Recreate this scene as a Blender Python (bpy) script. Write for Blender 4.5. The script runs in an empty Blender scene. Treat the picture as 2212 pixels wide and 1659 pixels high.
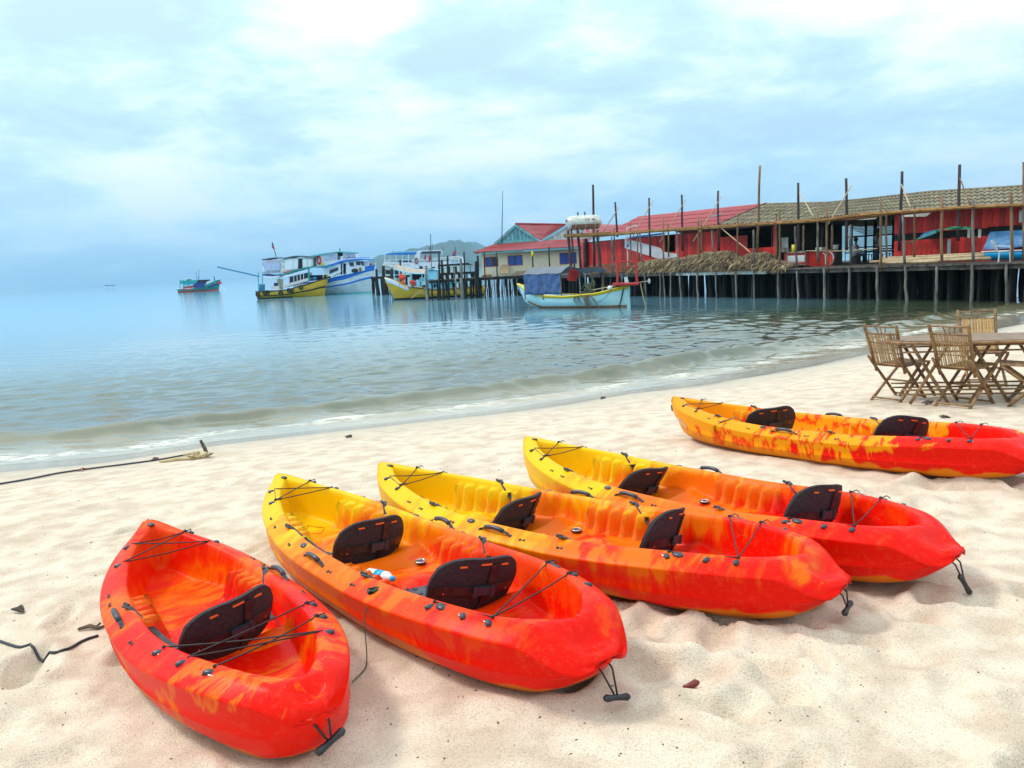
import bpy, math, random
import numpy as np
from mathutils import Vector, Matrix

random.seed(7)
sc = bpy.context.scene
col = sc.collection
R = math.radians
# ------------------------------------------------------------------ camera, world, sun, exposure
CZ = 2.6
PITCH, ROLL = R(8.45), R(3.15)
FW = Vector((0, math.cos(PITCH), -math.sin(PITCH)))
RT0 = Vector((1, 0, 0)); UP0 = Vector((0, math.sin(PITCH), math.cos(PITCH)))
RT = RT0*math.cos(ROLL) - UP0*math.sin(ROLL)
UP = UP0*math.cos(ROLL) + RT0*math.sin(ROLL)
cam_data = bpy.data.cameras.new('camera'); cam = bpy.data.objects.new('camera', cam_data); col.objects.link(cam)
cam_data.sensor_width = 36; cam_data.lens = 36*1736/2212.0
cam_data.clip_start = 0.05; cam_data.clip_end = 20000
m = Matrix((( RT.x, UP.x, -FW.x, 0), (RT.y, UP.y, -FW.y, 0), (RT.z, UP.z, -FW.z, CZ), (0, 0, 0, 1)))
cam.matrix_world = m
sc.camera = cam

SUN_EL, SUN_AZ = 50, 292        # elevation, compass-like angle (0 = +Y, clockwise)
world = bpy.data.worlds.new('World'); sc.world = world; world.use_nodes = True
wn = world.node_tree.nodes; wl = world.node_tree.links
wn.clear()
def N(t, nodes=wn, **k):
    n = nodes.new(t)
    for a, b in k.items(): setattr(n, a, b)
    return n
wout = N('ShaderNodeOutputWorld'); sky = N('ShaderNodeTexSky', sky_type='NISHITA'); sky.sun_disc = False
sky.sun_elevation = R(SUN_EL); sky.sun_rotation = R(SUN_AZ); sky.dust_density = 2.0
bg1 = N('ShaderNodeBackground'); bg1.inputs[1].default_value = 0.10; wl.new(sky.outputs[0], bg1.inputs[0])
tc = N('ShaderNodeTexCoord'); sep = N('ShaderNodeSeparateXYZ'); wl.new(tc.outputs['Generated'], sep.inputs[0])
def wm(op, a, b=None, c=None, clamp=False):
    n = N('ShaderNodeMath', operation=op); n.use_clamp = clamp
    for i, v in enumerate((a, b, c)):
        if v is None: continue
        if isinstance(v, (int, float)): n.inputs[i].default_value = v
        else: wl.new(v, n.inputs[i])
    return n.outputs[0]
zc = wm('MAXIMUM', sep.outputs[2], 0.0)
den = wm('ADD', zc, 0.16)
cx = wm('DIVIDE', sep.outputs[0], den); cy = wm('DIVIDE', sep.outputs[1], den)
comb = N('ShaderNodeCombineXYZ'); wl.new(cx, comb.inputs[0]); wl.new(cy, comb.inputs[1])
def wnoise(scale, detail, rough, dist, off):
    mp = N('ShaderNodeMapping'); mp.inputs['Location'].default_value = off; mp.inputs['Scale'].default_value = (0.8, 1.0, 1)
    wl.new(comb.outputs[0], mp.inputs[0])
    n = N('ShaderNodeTexNoise'); n.inputs['Scale'].default_value = scale; n.inputs['Detail'].default_value = detail
    n.inputs['Roughness'].default_value = rough; n.inputs['Distortion'].default_value = dist
    wl.new(mp.outputs[0], n.inputs[0]); return n.outputs[0]
n1 = wnoise(0.8, 8, 0.6, 0.5, (3.1, 7.7, 0)); n2 = wnoise(2.6, 8, 0.6, 0.25, (1.3, 0.4, 2))
def dnoise(scale, zs, off, detail=8, rough=.6):
    mp = N('ShaderNodeMapping'); mp.inputs['Location'].default_value = off; mp.inputs['Scale'].default_value = (1, 1, zs)
    wl.new(tc.outputs['Generated'], mp.inputs[0]); n = N('ShaderNodeTexNoise'); n.inputs['Scale'].default_value = scale; n.inputs['Detail'].default_value = detail
    n.inputs['Roughness'].default_value = rough; n.inputs['Distortion'].default_value = .3; wl.new(mp.outputs[0], n.inputs[0]); return n.outputs[0]
d1 = dnoise(2.6, 2.6, (.3, 1.1, 0)); d2 = dnoise(7.0, 2.6, (2.3, .1, .6))
cl = wm('ADD', wm('ADD', wm('MULTIPLY', n1, 0.26), wm('MULTIPLY', n2, 0.10)), wm('ADD', wm('MULTIPLY', d1, 0.36), wm('MULTIPLY', d2, 0.28)))
ramp = N('ShaderNodeValToRGB'); wl.new(cl, ramp.inputs[0])
e = ramp.color_ramp.elements
e[0].position = 0.43; e[0].color = (0.54, 0.71, 0.90, 1)
e[1].position = 0.57; e[1].color = (1.0, 1.0, 1.0, 1)
x_ = e.new(0.475); x_.color = (0.60, 0.80, 0.92, 1)
x_ = e.new(0.52); x_.color = (0.80, 0.93, 0.97, 1)
# brighter towards the zenith, bluer towards the horizon
hr = N('ShaderNodeValToRGB'); wl.new(zc, hr.inputs[0])
h = hr.color_ramp.elements
h[0].position = 0.0; h[0].color = (0.33, 0.66, 1.0, 1)
h[1].position = 1.0; h[1].color = (1.0, 1.0, 1.0, 1)
q = h.new(0.10); q.color = (0.50, 0.79, 1.0, 1)
q = h.new(0.24); q.color = (0.80, 0.95, 1.0, 1)
q = h.new(0.45); q.color = (0.92, 0.99, 1.0, 1)
hm = N('ShaderNodeMix', data_type='RGBA', blend_type='MIX'); 
fac = wm('MULTIPLY', wm('SUBTRACT', 1.0, wm('MULTIPLY', zc, 6.0), clamp=True), 0.60)
wl.new(fac, hm.inputs[0]); wl.new(ramp.outputs[0], hm.inputs[6]); wl.new(hr.outputs[0], hm.inputs[7])
hm2 = N('ShaderNodeMix', data_type='RGBA', blend_type='MULTIPLY'); hm2.inputs[0].default_value = 0.42
wl.new(hm.outputs[2], hm2.inputs[6]); wl.new(hr.outputs[0], hm2.inputs[7])
# overcast luminance: the zenith about twice as bright as the horizon
stren = wm('ADD', 0.86, wm('MULTIPLY', zc, 0.75))
bg2 = N('ShaderNodeBackground'); wl.new(hm2.outputs[2], bg2.inputs[0]); wl.new(stren, bg2.inputs[1])
mx = N('ShaderNodeMixShader'); mx.inputs[0].default_value = 0.9
wl.new(bg1.outputs[0], mx.inputs[1]); wl.new(bg2.outputs[0], mx.inputs[2]); wl.new(mx.outputs[0], wout.inputs[0])

sun_d = bpy.data.lights.new('sun', 'SUN'); sun_d.energy = 1.5; sun_d.angle = R(10); sun_d.color = (1.0, 0.95, 0.86)
sun = bpy.data.objects.new('sun', sun_d); col.objects.link(sun)
sd = Vector((math.sin(R(SUN_AZ))*math.cos(R(SUN_EL)), math.cos(R(SUN_AZ))*math.cos(R(SUN_EL)), math.sin(R(SUN_EL))))
sun.rotation_euler = (-sd).to_track_quat('-Z', 'Y').to_euler(); sun.location = (0, 0, 30)
vs = sc.view_settings; vs.view_transform = 'Standard'; vs.look = 'None'; vs.exposure = 0.38; vs.gamma = 1.0; vs.use_curve_mapping = False
sc.render.engine = 'CYCLES'; sc.cycles.max_bounces = 6; sc.cycles.use_denoising = True
sc.cycles.caustics_reflective = False; sc.cycles.caustics_refractive = False

# ------------------------------------------------------------------ pixel -> place helpers (pixels of a 2212 x 1659 view)
def ray(px, py): return FW + RT*((px-1106)/1736.0) + UP*((829.5-py)/1736.0)
O = Vector((0, 0, CZ))
def atz(px, py, z): d = ray(px, py); return O + d*((z-CZ)/d.z)
def aty(px, py, Y): d = ray(px, py); return O + d*(Y/d.y)
PP = Vector((20.15, 31.7, 0)); PD = Vector((-0.5192, 1.0, 0)).normalized()      # pier front edge: point and direction (away)
PN = Vector((PD.y, -PD.x, 0))                                                    # points inland/back (right-far side)
def pier(px, py, off=0.0):
    d = ray(px, py); c = PP + PN*off
    t = (c - O).dot(PN)/d.dot(PN); return O + d*t
def pxyz(s, off, z): return PP + PD*s + PN*off + Vector((0, 0, z))              # s metres along the pier
def c2(u, v): return (777.7+.29687*u, 380.2+.29687*v)
def c3(u, v): return (1296+.21875*u, 345.6+.21875*v)
def c4(u, v): return (1728.1+.21875*u, 345.6+.21875*v)
def c6(u, v): return (1598.5+.15625*u, 449.3+.15625*v)
def c7(u, v): return (1900.9+.14062*u, 449.3+.14062*v)
def ch(u, v): return (1002.3+.13281*u, 397.5+.13281*v)
def cb(u, v): return (1088.7+.14844*u, 553+.14844*v)
def cy_(u, v): return (553+.11719*u, 518.4+.11719*v)
def cm_(u, v): return (794.9+.10937*u, 518.4+.10937*v)
def cg(u, v): return (362.9+.20312*u, 466.6+.20312*v)

# ------------------------------------------------------------------ materials
def mat(name, c1, rough=0.6, c2_=None, scale=8.0, stretch=(1, 1, 1), bump=0.0, bscale=None, rand=0.0, metal=0.0, detail=5, lo=.38, hi=.62, spec=0.5):
    m = bpy.data.materials.new(name); m.use_nodes = True
    nt = m.node_tree; nd = nt.nodes; b = nd['Principled BSDF']
    b.inputs['Roughness'].default_value = rough; b.inputs['Metallic'].default_value = metal
    b.inputs['Specular IOR Level'].default_value = spec
    b.inputs['Base Color'].default_value = (*c1, 1)
    tcn = nd.new('ShaderNodeTexCoord'); mp = nd.new('ShaderNodeMapping'); mp.inputs['Scale'].default_value = stretch
    nt.links.new(tcn.outputs['Object'], mp.inputs[0])
    out = None
    if c2_ is not None:
        n = nd.new('ShaderNodeTexNoise'); n.inputs['Scale'].default_value = scale; n.inputs['Detail'].default_value = detail
        nt.links.new(mp.outputs[0], n.inputs[0])
        mr = nd.new('ShaderNodeMapRange'); mr.inputs[1].default_value = lo; mr.inputs[2].default_value = hi
        nt.links.new(n.outputs[0], mr.inputs[0])
        mxn = nd.new('ShaderNodeMix'); mxn.data_type = 'RGBA'; mxn.inputs[6].default_value = (*c1, 1); mxn.inputs[7].default_value = (*c2_, 1)
        nt.links.new(mr.outputs[0], mxn.inputs[0]); out = mxn.outputs[2]
    if rand > 0:
        oi = nd.new('ShaderNodeObjectInfo'); hs = nd.new('ShaderNodeHueSaturation')
        mr2 = nd.new('ShaderNodeMapRange'); mr2.inputs[3].default_value = 1-rand; mr2.inputs[4].default_value = 1+rand
        nt.links.new(oi.outputs['Random'], mr2.inputs[0]); nt.links.new(mr2.outputs[0], hs.inputs['Value'])
        if out is not None: nt.links.new(out, hs.inputs['Color'])
        else: hs.inputs['Color'].default_value = (*c1, 1)
        out = hs.outputs[0]
    if out is not None: nt.links.new(out, b.inputs['Base Color'])
    if bump > 0:
        n3 = nd.new('ShaderNodeTexNoise'); n3.inputs['Scale'].default_value = bscale or scale*3; n3.inputs['Detail'].default_value = 4
        nt.links.new(mp.outputs[0], n3.inputs[0])
        bp = nd.new('ShaderNodeBump'); bp.inputs['Strength'].default_value = bump; bp.inputs['Distance'].default_value = 0.02
        nt.links.new(n3.outputs[0], bp.inputs['Height']); nt.links.new(bp.outputs[0], b.inputs['Normal'])
    return m

M = dict(
    black=mat('black_plastic', (.012, .012, .014), .42, (.03, .03, .033), 20),
    fabric=mat('black_padding', (.014, .013, .015), .75, (.028, .026, .03), 60, bump=.35, bscale=160),
    cord=mat('bungee_cord', (.015, .012, .012), .6),
    steel=mat('steel_ring', (.62, .62, .64), .25, metal=1.0),
    greyplastic=mat('grey_plastic', (.03, .035, .05), .35),
    bamboo=mat('bamboo', (.15, .07, .03), .5, (.30, .165, .055), 14, (1, 1, 1), .3, 60, rand=.18),
    cane=mat('split_cane', (.34, .21, .09), .6, (.46, .30, .13), 30, rand=.25),
    cane2=mat('orange_cane', (.55, .30, .10), .6, (.62, .38, .16), 30, rand=.12),
    tabletop=mat('bamboo_tabletop', (.22, .13, .08), .55, (.30, .19, .11), 10, rand=.15),
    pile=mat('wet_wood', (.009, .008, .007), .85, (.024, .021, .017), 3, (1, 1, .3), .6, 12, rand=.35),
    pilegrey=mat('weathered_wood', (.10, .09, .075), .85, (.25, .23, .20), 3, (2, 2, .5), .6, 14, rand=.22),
    brownwood=mat('brown_wood', (.16, .085, .04), .8, (.27, .15, .075), 3, (2, 2, .5), .5, 14, rand=.2),
    rustwood=mat('rusty_timber', (.24, .105, .025), .8, (.36, .18, .05), 2, (1, 1, 2), .5, 14, rand=.15),
    darkpole=mat('dark_pole', (.045, .028, .028), .8, (.08, .05, .045), 3, (2, 2, .4), .5, 14, rand=.2),
    pale=mat('pale_bamboo', (.42, .29, .15), .6, (.52, .38, .22), 6, rand=.12),
    deckwood=mat('deck_wood', (.07, .06, .05), .85, (.15, .12, .10), 3, rand=.2),
    redplank=mat('red_painted_plank', (.50, .012, .010), .6, (.72, .045, .02), 3, (3, 3, .6), .3, 20, rand=.38),
    redplank2=mat('worn_red_plank', (.36, .02, .018), .7, (.50, .035, .025), 3, (3, 3, .6), .3, 20, rand=.22),
    whitepaint=mat('white_paint', (.78, .78, .80), .5, (.68, .68, .70), 3),
    dirtywhite=mat('dirty_white', (.70, .70, .66), .55, (.50, .49, .42), 2.5),
    redroof=mat('red_roof_sheet', (.42, .045, .05), .55, (.33, .06, .06), 2.5, rand=.10),
    mossroof=mat('mossy_roof_sheet', (.16, .135, .075), .9, (.24, .20, .13), 3.5, rand=.18),
    cream=mat('cream_wall', (.82, .73, .52), .8, (.76, .67, .48), 1.2),
    teal=mat('teal_paint', (.12, .42, .42), .6, (.18, .50, .50), 3),
    tealpanel=mat('teal_panel', (.10, .33, .36), .7, (.16, .42, .44), 3, rand=.1),
    blueglass=mat('blue_window_pane', (.03, .10, .42), .15, rand=.35),
    darkglass=mat('dark_window_pane', (.02, .03, .05), .12),
    redframe=mat('red_frame', (.36, .05, .06), .6),
    dark=mat('painted_shade_and_dark_fittings', (.02, .02, .022), .9),  # near black: painted shade in boat openings, also dark fittings
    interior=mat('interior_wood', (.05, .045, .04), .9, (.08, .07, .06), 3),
    thatch=mat('dry_palm_leaf', (.06, .042, .028), .95, (.26, .18, .10), 3.5, rand=.3),
    yhull=mat('yellow_hull', (.62, .36, .004), .5, (.50, .28, .01), 1.4, (1, 1, 2)),
    whull=mat('white_hull', (.66, .68, .68), .5, (.50, .50, .42), .9, (1, 1, 2), lo=.45, hi=.75),
    bhull=mat('light_blue_hull', (.42, .72, .74), .5, (.52, .76, .76), 1.2, (1, 1, 3)),
    ghull=mat('green_hull', (.01, .20, .17), .5, (.02, .26, .20), 2),
    bluepaint=mat('blue_paint', (.01, .17, .58), .5),
    navy=mat('navy_paint', (.01, .04, .22), .5),
    ltblue=mat('light_blue_paint', (.24, .60, .72), .6, (.32, .66, .76), 3),
    tealroof=mat('teal_roof_paint', (.01, .32, .32), .6),
    darkroof=mat('grey_canvas_roof', (.09, .10, .14), .8),
    tancanvas=mat('tan_canvas', (.44, .38, .31), .85, (.36, .31, .26), 2),
    bluetarp=mat('blue_tarp', (.035, .085, .22), .6, (.08, .14, .30), 4, bump=.8, bscale=9),
    greytarp=mat('grey_tarp', (.10, .12, .16), .6, (.15, .17, .21), 3, (1, 6, 1), .5, 8),
    bluecover=mat('blue_cover', (.03, .17, .38), .5, (.06, .24, .46), 4, bump=.6, bscale=9),
    greentarp=mat('green_tarp', (.01, .30, .10), .6, (.02, .16, .14), 3),
    cyan=mat('cyan_plastic', (.0, .38, .75), .35),
    whiteplastic=mat('white_plastic', (.75, .75, .74), .4),
    red=mat('red_paint', (.55, .03, .025), .5),
    brightred=mat('red_buoy', (.75, .03, .01), .45),
    orange=mat('orange_rubber', (.80, .14, .02), .5),
    yellow=mat('yellow_paint', (.72, .50, .005), .5),
    tyre=mat('tyre_rubber', (.02, .02, .022), .8),
    olive=mat('weedy_net', (.06, .09, .05), .9, (.12, .12, .07), 12),
    rust=mat('rusty_steel', (.26, .09, .05), .8, (.40, .16, .09), 4),
    tank=mat('tank_steel', (.72, .70, .62), .35, (.55, .52, .42), 4, metal=.25),
    skin=mat('brown_skin', (.12, .06, .035), .6),
    hair=mat('black_hair', (.01, .01, .01), .6),
    shirt=mat('pale_shirt', (.55, .55, .58), .8),
    trousers=mat('dark_trousers', (.03, .04, .06), .8),
    rope=mat('pale_rope', (.45, .34, .18), .9, (.55, .42, .22), 20),
    blackrope=mat('black_hose', (.02, .025, .035), .5),
    twine=mat('green_twine', (.02, .09, .06), .9),
    wood2=mat('driftwood', (.10, .07, .05), .9, (.16, .12, .09), 20),
    shell=mat('dark_red_shell', (.16, .02, .015), .35),
    debris=mat('dark_debris', (.06, .045, .035), .9, (.12, .09, .06), 30),
    flagblue=mat('flag_blue', (.02, .05, .35), .8), flagred=mat('flag_red', (.65, .03, .05), .8),
    hill=mat('forested_hill', (.025, .06, .055), .95, (.045, .085, .075), .012),
    banner=mat('grey_banner', (.38, .42, .56), .7, (.52, .55, .66), 3),
    blackink=mat('black_lettering', (.02, .02, .03), .7), redink=mat('pink_lettering', (.65, .18, .22), .7), goldink=mat('gold_lettering', (.65, .42, .16), .7),
    seatblue=mat('blue_plastic', (.02, .20, .35), .4),
    pvc=mat('grey_decal', (.55, .53, .60), .5),
)

# ------------------------------------------------------------------ mesh building
class MB:
    def __init__(s): s.v = []; s.f = []
    def add(s, vs_, fs):
        b = len(s.v); s.v += [tuple(p) for p in vs_]; s.f += [tuple(i+b for i in f) for f in fs]; return s
    def box(s, c, sz, rz=0.0, M_=None):
        x, y, z = (k/2 for k in sz); pts = [Vector((a*x, b_*y, c_*z)) for a in (-1, 1) for b_ in (-1, 1) for c_ in (-1, 1)]
        if M_ is not None: pts = [M_ @ p for p in pts]
        if rz: rm = Matrix.Rotation(rz, 3, 'Z'); pts = [rm @ p for p in pts]
        c = Vector(c); return s.add([p+c for p in pts], [(0, 1, 3, 2), (4, 6, 7, 5), (0, 4, 5, 1), (2, 3, 7, 6), (0, 2, 6, 4), (1, 5, 7, 3)])
    def tube(s, pts, r, n=6, r2=None, flat=None):
        pts = [Vector(p) for p in pts]; k = len(pts); rings = []
        prev = None
        for i, p in enumerate(pts):
            t = (pts[min(i+1, k-1)] - pts[max(i-1, 0)]).normalized()
            up = Vector((0, 0, 1)) if abs(t.z) < .95 else Vector((1, 0, 0))
            a = t.cross(up).normalized()
            if prev is not None and a.dot(prev) < 0: a = -a
            prev = a; b = t.cross(a)
            rr = r if r2 is None else r + (r2-r)*i/max(1, k-1)
            if isinstance(r, (list, tuple)): rr = r[i]
            fb = rr*(flat if flat else 1)
            rings.append([p + a*math.cos(2*math.pi*j/n)*rr + b*math.sin(2*math.pi*j/n)*fb for j in range(n)])
        vs_ = [q for rg in rings for q in rg]; fs = []
        for i in range(k-1):
            for j in range(n): fs.append((i*n+j, i*n+(j+1) % n, (i+1)*n+(j+1) % n, (i+1)*n+j))
        fs.append(tuple(range(n))[::-1]); fs.append(tuple((k-1)*n+j for j in range(n)))
        return s.add(vs_, fs)
    def prism(s, pts, d):      # polygon pts extruded by vector d
        pts = [Vector(p) for p in pts]; d = Vector(d); n = len(pts)
        return s.add(pts+[p+d for p in pts], [tuple(range(n)), tuple(range(n, 2*n))[::-1]]+[(i, (i+1) % n, n+(i+1) % n, n+i) for i in range(n)])
    def grid(s, rows, closed=False):
        nr = len(rows); nc = len(rows[0]); vs_ = [p for r_ in rows for p in r_]; fs = []
        for i in range(nr-1):
            for j in range(nc if closed else nc-1): fs.append((i*nc+j, i*nc+(j+1) % nc, (i+1)*nc+(j+1) % nc, (i+1)*nc+j))
        return s.add(vs_, fs)
    def ball(s, c, r, n=8, sq=(1, 1, 1)):
        rows = []
        for i in range(n//2+1):
            th = math.pi*i/(n//2)
            rows.append([Vector(c)+Vector((r*sq[0]*math.sin(th)*math.cos(2*math.pi*j/n), r*sq[1]*math.sin(th)*math.sin(2*math.pi*j/n), r*sq[2]*math.cos(th))) for j in range(n)])
        return s.grid(rows, True)
    def ring(s, c, r, t, axis='Z', n=14, k=6, M_=None):
        rows = []
        for i in range(n+1):
            a = 2*math.pi*i/n; rw = []
            for j in range(k):
                b = 2*math.pi*j/k; p = Vector(((r+t*math.cos(b))*math.cos(a), (r+t*math.cos(b))*math.sin(a), t*math.sin(b)))
                if axis == 'Y': p = Vector((p.x, p.z, p.y))
                if axis == 'X': p = Vector((p.z, p.x, p.y))
                if M_ is not None: p = M_ @ p
                rw.append(p + Vector(c))
            rows.append(rw)
        return s.grid(rows, True)
    def mesh(s, name, m=None, smooth=False):
        me = bpy.data.meshes.new(name); me.from_pydata([tuple(p) for p in s.v], [], s.f)
        if m is not None: me.materials.append(M[m] if isinstance(m, str) else m)
        if smooth: me.polygons.foreach_set('use_smooth', [True]*len(me.polygons))
        me.update(); return me
    def build(s, name, m, parent=None, smooth=False, w=False, kind=None, label=None):
        return link(name, s.mesh(name, m, smooth), parent, w, kind, label)
def link(name, me, parent=None, w=False, kind=None, label=None):
    o = bpy.data.objects.new(name, me); col.objects.link(o)
    if parent is not None:
        o.parent = parent
        if w and parent.parent is None and parent.type == 'EMPTY':     # vertices are world coordinates
            pm = Matrix.LocRotScale(parent.location, parent.rotation_euler, parent.scale)
            o.matrix_parent_inverse = pm.inverted()
    if kind: o['kind'] = kind
    if label: o['label'] = label
    return o
def thing(name, label, cat, loc=(0, 0, 0), rot=(0, 0, 0), group=None):
    o = bpy.data.objects.new(name, None); col.objects.link(o); o.empty_display_size = .2
    o.location = loc; o.rotation_euler = rot; o['label'] = label; o['category'] = cat
    if group: o['group'] = group
    return o
def tag(o, label, cat, group=None):
    o['label'] = label; o['category'] = cat
    if group: o['group'] = group
    return o
def copy_tree(root, loc, rot, label, group=None):
    r_ = root.copy(); col.objects.link(r_); r_.location = loc; r_.rotation_euler = rot; r_['label'] = label
    for chd in [o for o in col.objects if o.parent is root]:
        c = chd.copy(); col.objects.link(c); c.parent = r_
        for g in [o for o in col.objects if o.parent is chd]:
            d = g.copy(); col.objects.link(d); d.parent = c
    return r_
def text_mesh(name, body, size, m, extrude=0.002):
    cu = bpy.data.curves.new(name, 'FONT'); cu.body = body; cu.size = size; cu.extrude = extrude; cu.resolution_u = 1
    cu.align_x = 'CENTER'; cu.align_y = 'CENTER'
    tmp = bpy.data.objects.new(name, cu); col.objects.link(tmp)
    dg = bpy.context.evaluated_depsgraph_get(); me = bpy.data.meshes.new_from_object(tmp.evaluated_get(dg))
    bpy.data.objects.remove(tmp); bpy.data.curves.remove(cu)
    me.name = name; me.materials.clear(); me.materials.append(M[m]); return me

def smooth(P_, k=5):
    P_ = [Vector(p) for p in P_]; out = []
    for i in range(len(P_)-1):
        a, b, c, d = P_[max(i-1, 0)], P_[i], P_[i+1], P_[min(i+2, len(P_)-1)]
        for j in range(k):
            t = j/k; out.append(.5*((2*b)+(c-a)*t+(2*a-5*b+4*c-d)*t*t+(3*b-a-3*c+d)*t**3))
    return out+[P_[-1]]
# value noise in numpy
_rs = np.random.RandomState(3); _T = _rs.rand(256, 256)
def vn(x, y):
    xi = np.floor(x).astype(int); yi = np.floor(y).astype(int); fx = x-xi; fy = y-yi
    fx = fx*fx*(3-2*fx); fy = fy*fy*(3-2*fy)
    a = _T[xi % 256, yi % 256]; b = _T[(xi+1) % 256, yi % 256]; c = _T[xi % 256, (yi+1) % 256]; d = _T[(xi+1) % 256, (yi+1) % 256]
    return (a*(1-fx)+b*fx)*(1-fy)+(c*(1-fx)+d*fx)*fy - .5
def fbm(x, y, o=4):
    r_ = 0; a = 1.0
    for i in range(o): r_ = r_+a*vn(x*2**i+17.3*i, y*2**i+5.1*i); a *= .5
    return r_

# ------------------------------------------------------------------ shore
SH = np.array([(-400, 60), (-60, 17.5), (-20, 12.6), (-7.9, 12.07), (-6.2, 12.3), (-4.9, 13.0), (-3.26, 13.5), (-1.71, 13.95), (-.07, 14.6), (1.28, 15.4), (2.73, 16.0), (3.8, 16.6),
               (5.03, 17.45), (7.11, 18.9), (8.94, 20.1), (11.5, 22.0), (15.3, 25.3), (17.3, 26.9), (24, 31), (40, 38), (90, 50), (400, 80)], float)
def shore(x, y):            # signed distance to the waterline, positive on land
    best = np.full(x.shape, 1e9); sg = np.ones(x.shape)
    for i in range(len(SH)-1):
        a = SH[i]; b = SH[i+1]; d = b-a; L2 = (d**2).sum()
        t = np.clip(((x-a[0])*d[0]+(y-a[1])*d[1])/L2, 0, 1)
        qx = a[0]+t*d[0]; qy = a[1]+t*d[1]; dd = np.hypot(x-qx, y-qy)
        cr = d[0]*(y-a[1])-d[1]*(x-a[0])
        u = dd < best; best = np.where(u, dd, best); sg = np.where(u, np.where(cr < 0, 1.0, -1.0), sg)
    return best*sg
def land(d): return np.where(d > 0, 0.86*(1-np.exp(-(np.maximum(d, 0)/3.9)**1.25)), d*0.14)
def axis(segs):
    out = [segs[0][0]]
    for a, b, s0, s1 in segs:
        x = a; 
        while x < b-1e-6:
            t = (x-a)/(b-a); x = min(b, x+s0+(s1-s0)*t); out.append(x)
    return np.array(sorted(set(out)))
def tensor(name, xs, ys, zf, attrs=None, m=None):
    X, Y = np.meshgrid(xs, ys); Z = zf(X, Y); nx, ny = len(xs), len(ys)
    co = np.stack([X, Y, Z], -1).reshape(-1, 3).astype(np.float32)
    me = bpy.data.meshes.new(name); me.vertices.add(len(co)); me.vertices.foreach_set('co', co.ravel())
    i = np.arange((ny-1)*(nx-1)); r_ = i//(nx-1); c = i % (nx-1); a = r_*nx+c
    idx = np.stack([a, a+1, a+nx+1, a+nx], 1).astype(np.int32)
    me.loops.add(idx.size); me.loops.foreach_set('vertex_index', idx.ravel())
    me.polygons.add(len(idx)); me.polygons.foreach_set('loop_start', np.arange(0, idx.size, 4, dtype=np.int32))
    me.polygons.foreach_set('use_smooth', np.ones(len(idx), bool))
    me.update(calc_edges=True)
    for k, f in (attrs or {}).items():
        at = me.attributes.new(k, 'FLOAT', 'POINT'); at.data.foreach_set('value', f(X, Y).ravel().astype(np.float32))
    if m: me.materials.append(m)
    return me
# kayak footprints flatten the sand a little under the hulls
KAY = {}
rs = np.random.RandomState(11)
dents = []
for i in range(150):
    dents.append((rs.uniform(-4.5, 6.5), rs.uniform(1.6, 6.0), rs.uniform(.05, .13), rs.uniform(.10, .22), rs.uniform(0, 3.14), rs.uniform(.010, .035)))
for i in range(110):
    dents.append((rs.uniform(.3, 6.0), rs.uniform(1.5, 3.9), rs.uniform(.04, .10), rs.uniform(.06, .18), rs.uniform(0, 3.14), rs.uniform(.012, .035)))
for (fx, fy, fa) in ((1.0, 1.7, .5), (3.4, 2.2, 1.2), (-2.6, 2.6, 1.5), (.9, 3.6, 2.4), (4.2, 3.4, 1.9)):     # trails of footprints
    for k in range(6):
        dents.append((fx+math.cos(fa)*.55*k-math.sin(fa)*(.09 if k % 2 else -.09), fy+math.sin(fa)*.55*k+math.cos(fa)*(.09 if k % 2 else -.09), .05, .13, fa+rs.uniform(-.15, .15), .032))
for i in range(60):
    dents.append((rs.uniform(-6, 8), rs.uniform(5.0, 10), rs.uniform(.05, .10), rs.uniform(.10, .16), rs.uniform(0, 3.14), rs.uniform(.006, .015)))
def sand_z(X, Y):
    d = shore(X, Y); z = land(d)
    near = np.clip(1-(np.hypot(X-1, Y-2.2)-2.6)/3.6, 0.07, 1)*np.clip(d/3, 0, 1)
    z = z + .035*fbm(X*.45, Y*.45, 2)*np.clip(d/4, 0, 1)
    z = z + .019*near*fbm(X*2.2+9, Y*2.2+3, 3) + .020*near*fbm(X*11, Y*11+4, 5)*np.clip(.4+2*fbm(X*1.1+5, Y*1.1, 2), .15, 1.6) + .020*near*np.maximum(fbm(X*7+3, Y*7, 4), -.12)*np.clip(.35+1.6*fbm(X*.9+50,Y*.9+20,2),.15,1.4)
    # a low step left by the tide on the right, and a damp runnel behind it
    z = z + .03*near*np.maximum(0, fbm(X*1.5+40, Y*1.5+7, 3)-.12)
    for (ax_, ay_, bx_, by_) in ((-2.2, 4.6, -.8, 2.6), (-1.7, 5.6, .3, 2.85), (-1, 5.8, 1.45, 3.45), (.07, 6.4, 2.15, 3.7), (1.5, 7.95, 3.9, 5.45)):
        L2 = (bx_-ax_)**2+(by_-ay_)**2; t = np.clip(((X-ax_)*(bx_-ax_)+(Y-ay_)*(by_-ay_))/L2, .16, .86)
        r_ = np.hypot(X-ax_-t*(bx_-ax_), Y-ay_-t*(by_-ay_)); z = z+.026*np.exp(-((r_-.27-.05*fbm(X*3, Y*3, 2))/.085)**2)*(.55+1.3*fbm(X*4+2, Y*4, 3)) - .004*np.exp(-(r_/.16)**2)
    for (cx_, cy0, a, b, th, dp) in dents:
        dp = dp*1.5
        msk = (abs(X-cx_) < .6) & (abs(Y-cy0) < .6)
        if not msk.any(): continue
        dx = X[msk]-cx_; dy = Y[msk]-cy0; u = (dx*math.cos(th)+dy*math.sin(th))/b; v = (-dx*math.sin(th)+dy*math.cos(th))/a
        r2 = u*u+v*v; z[msk] += -dp*np.exp(-r2**2*1.2) + dp*.45*np.exp(-(np.sqrt(r2)-1.5)**2*5)
    return z
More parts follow.
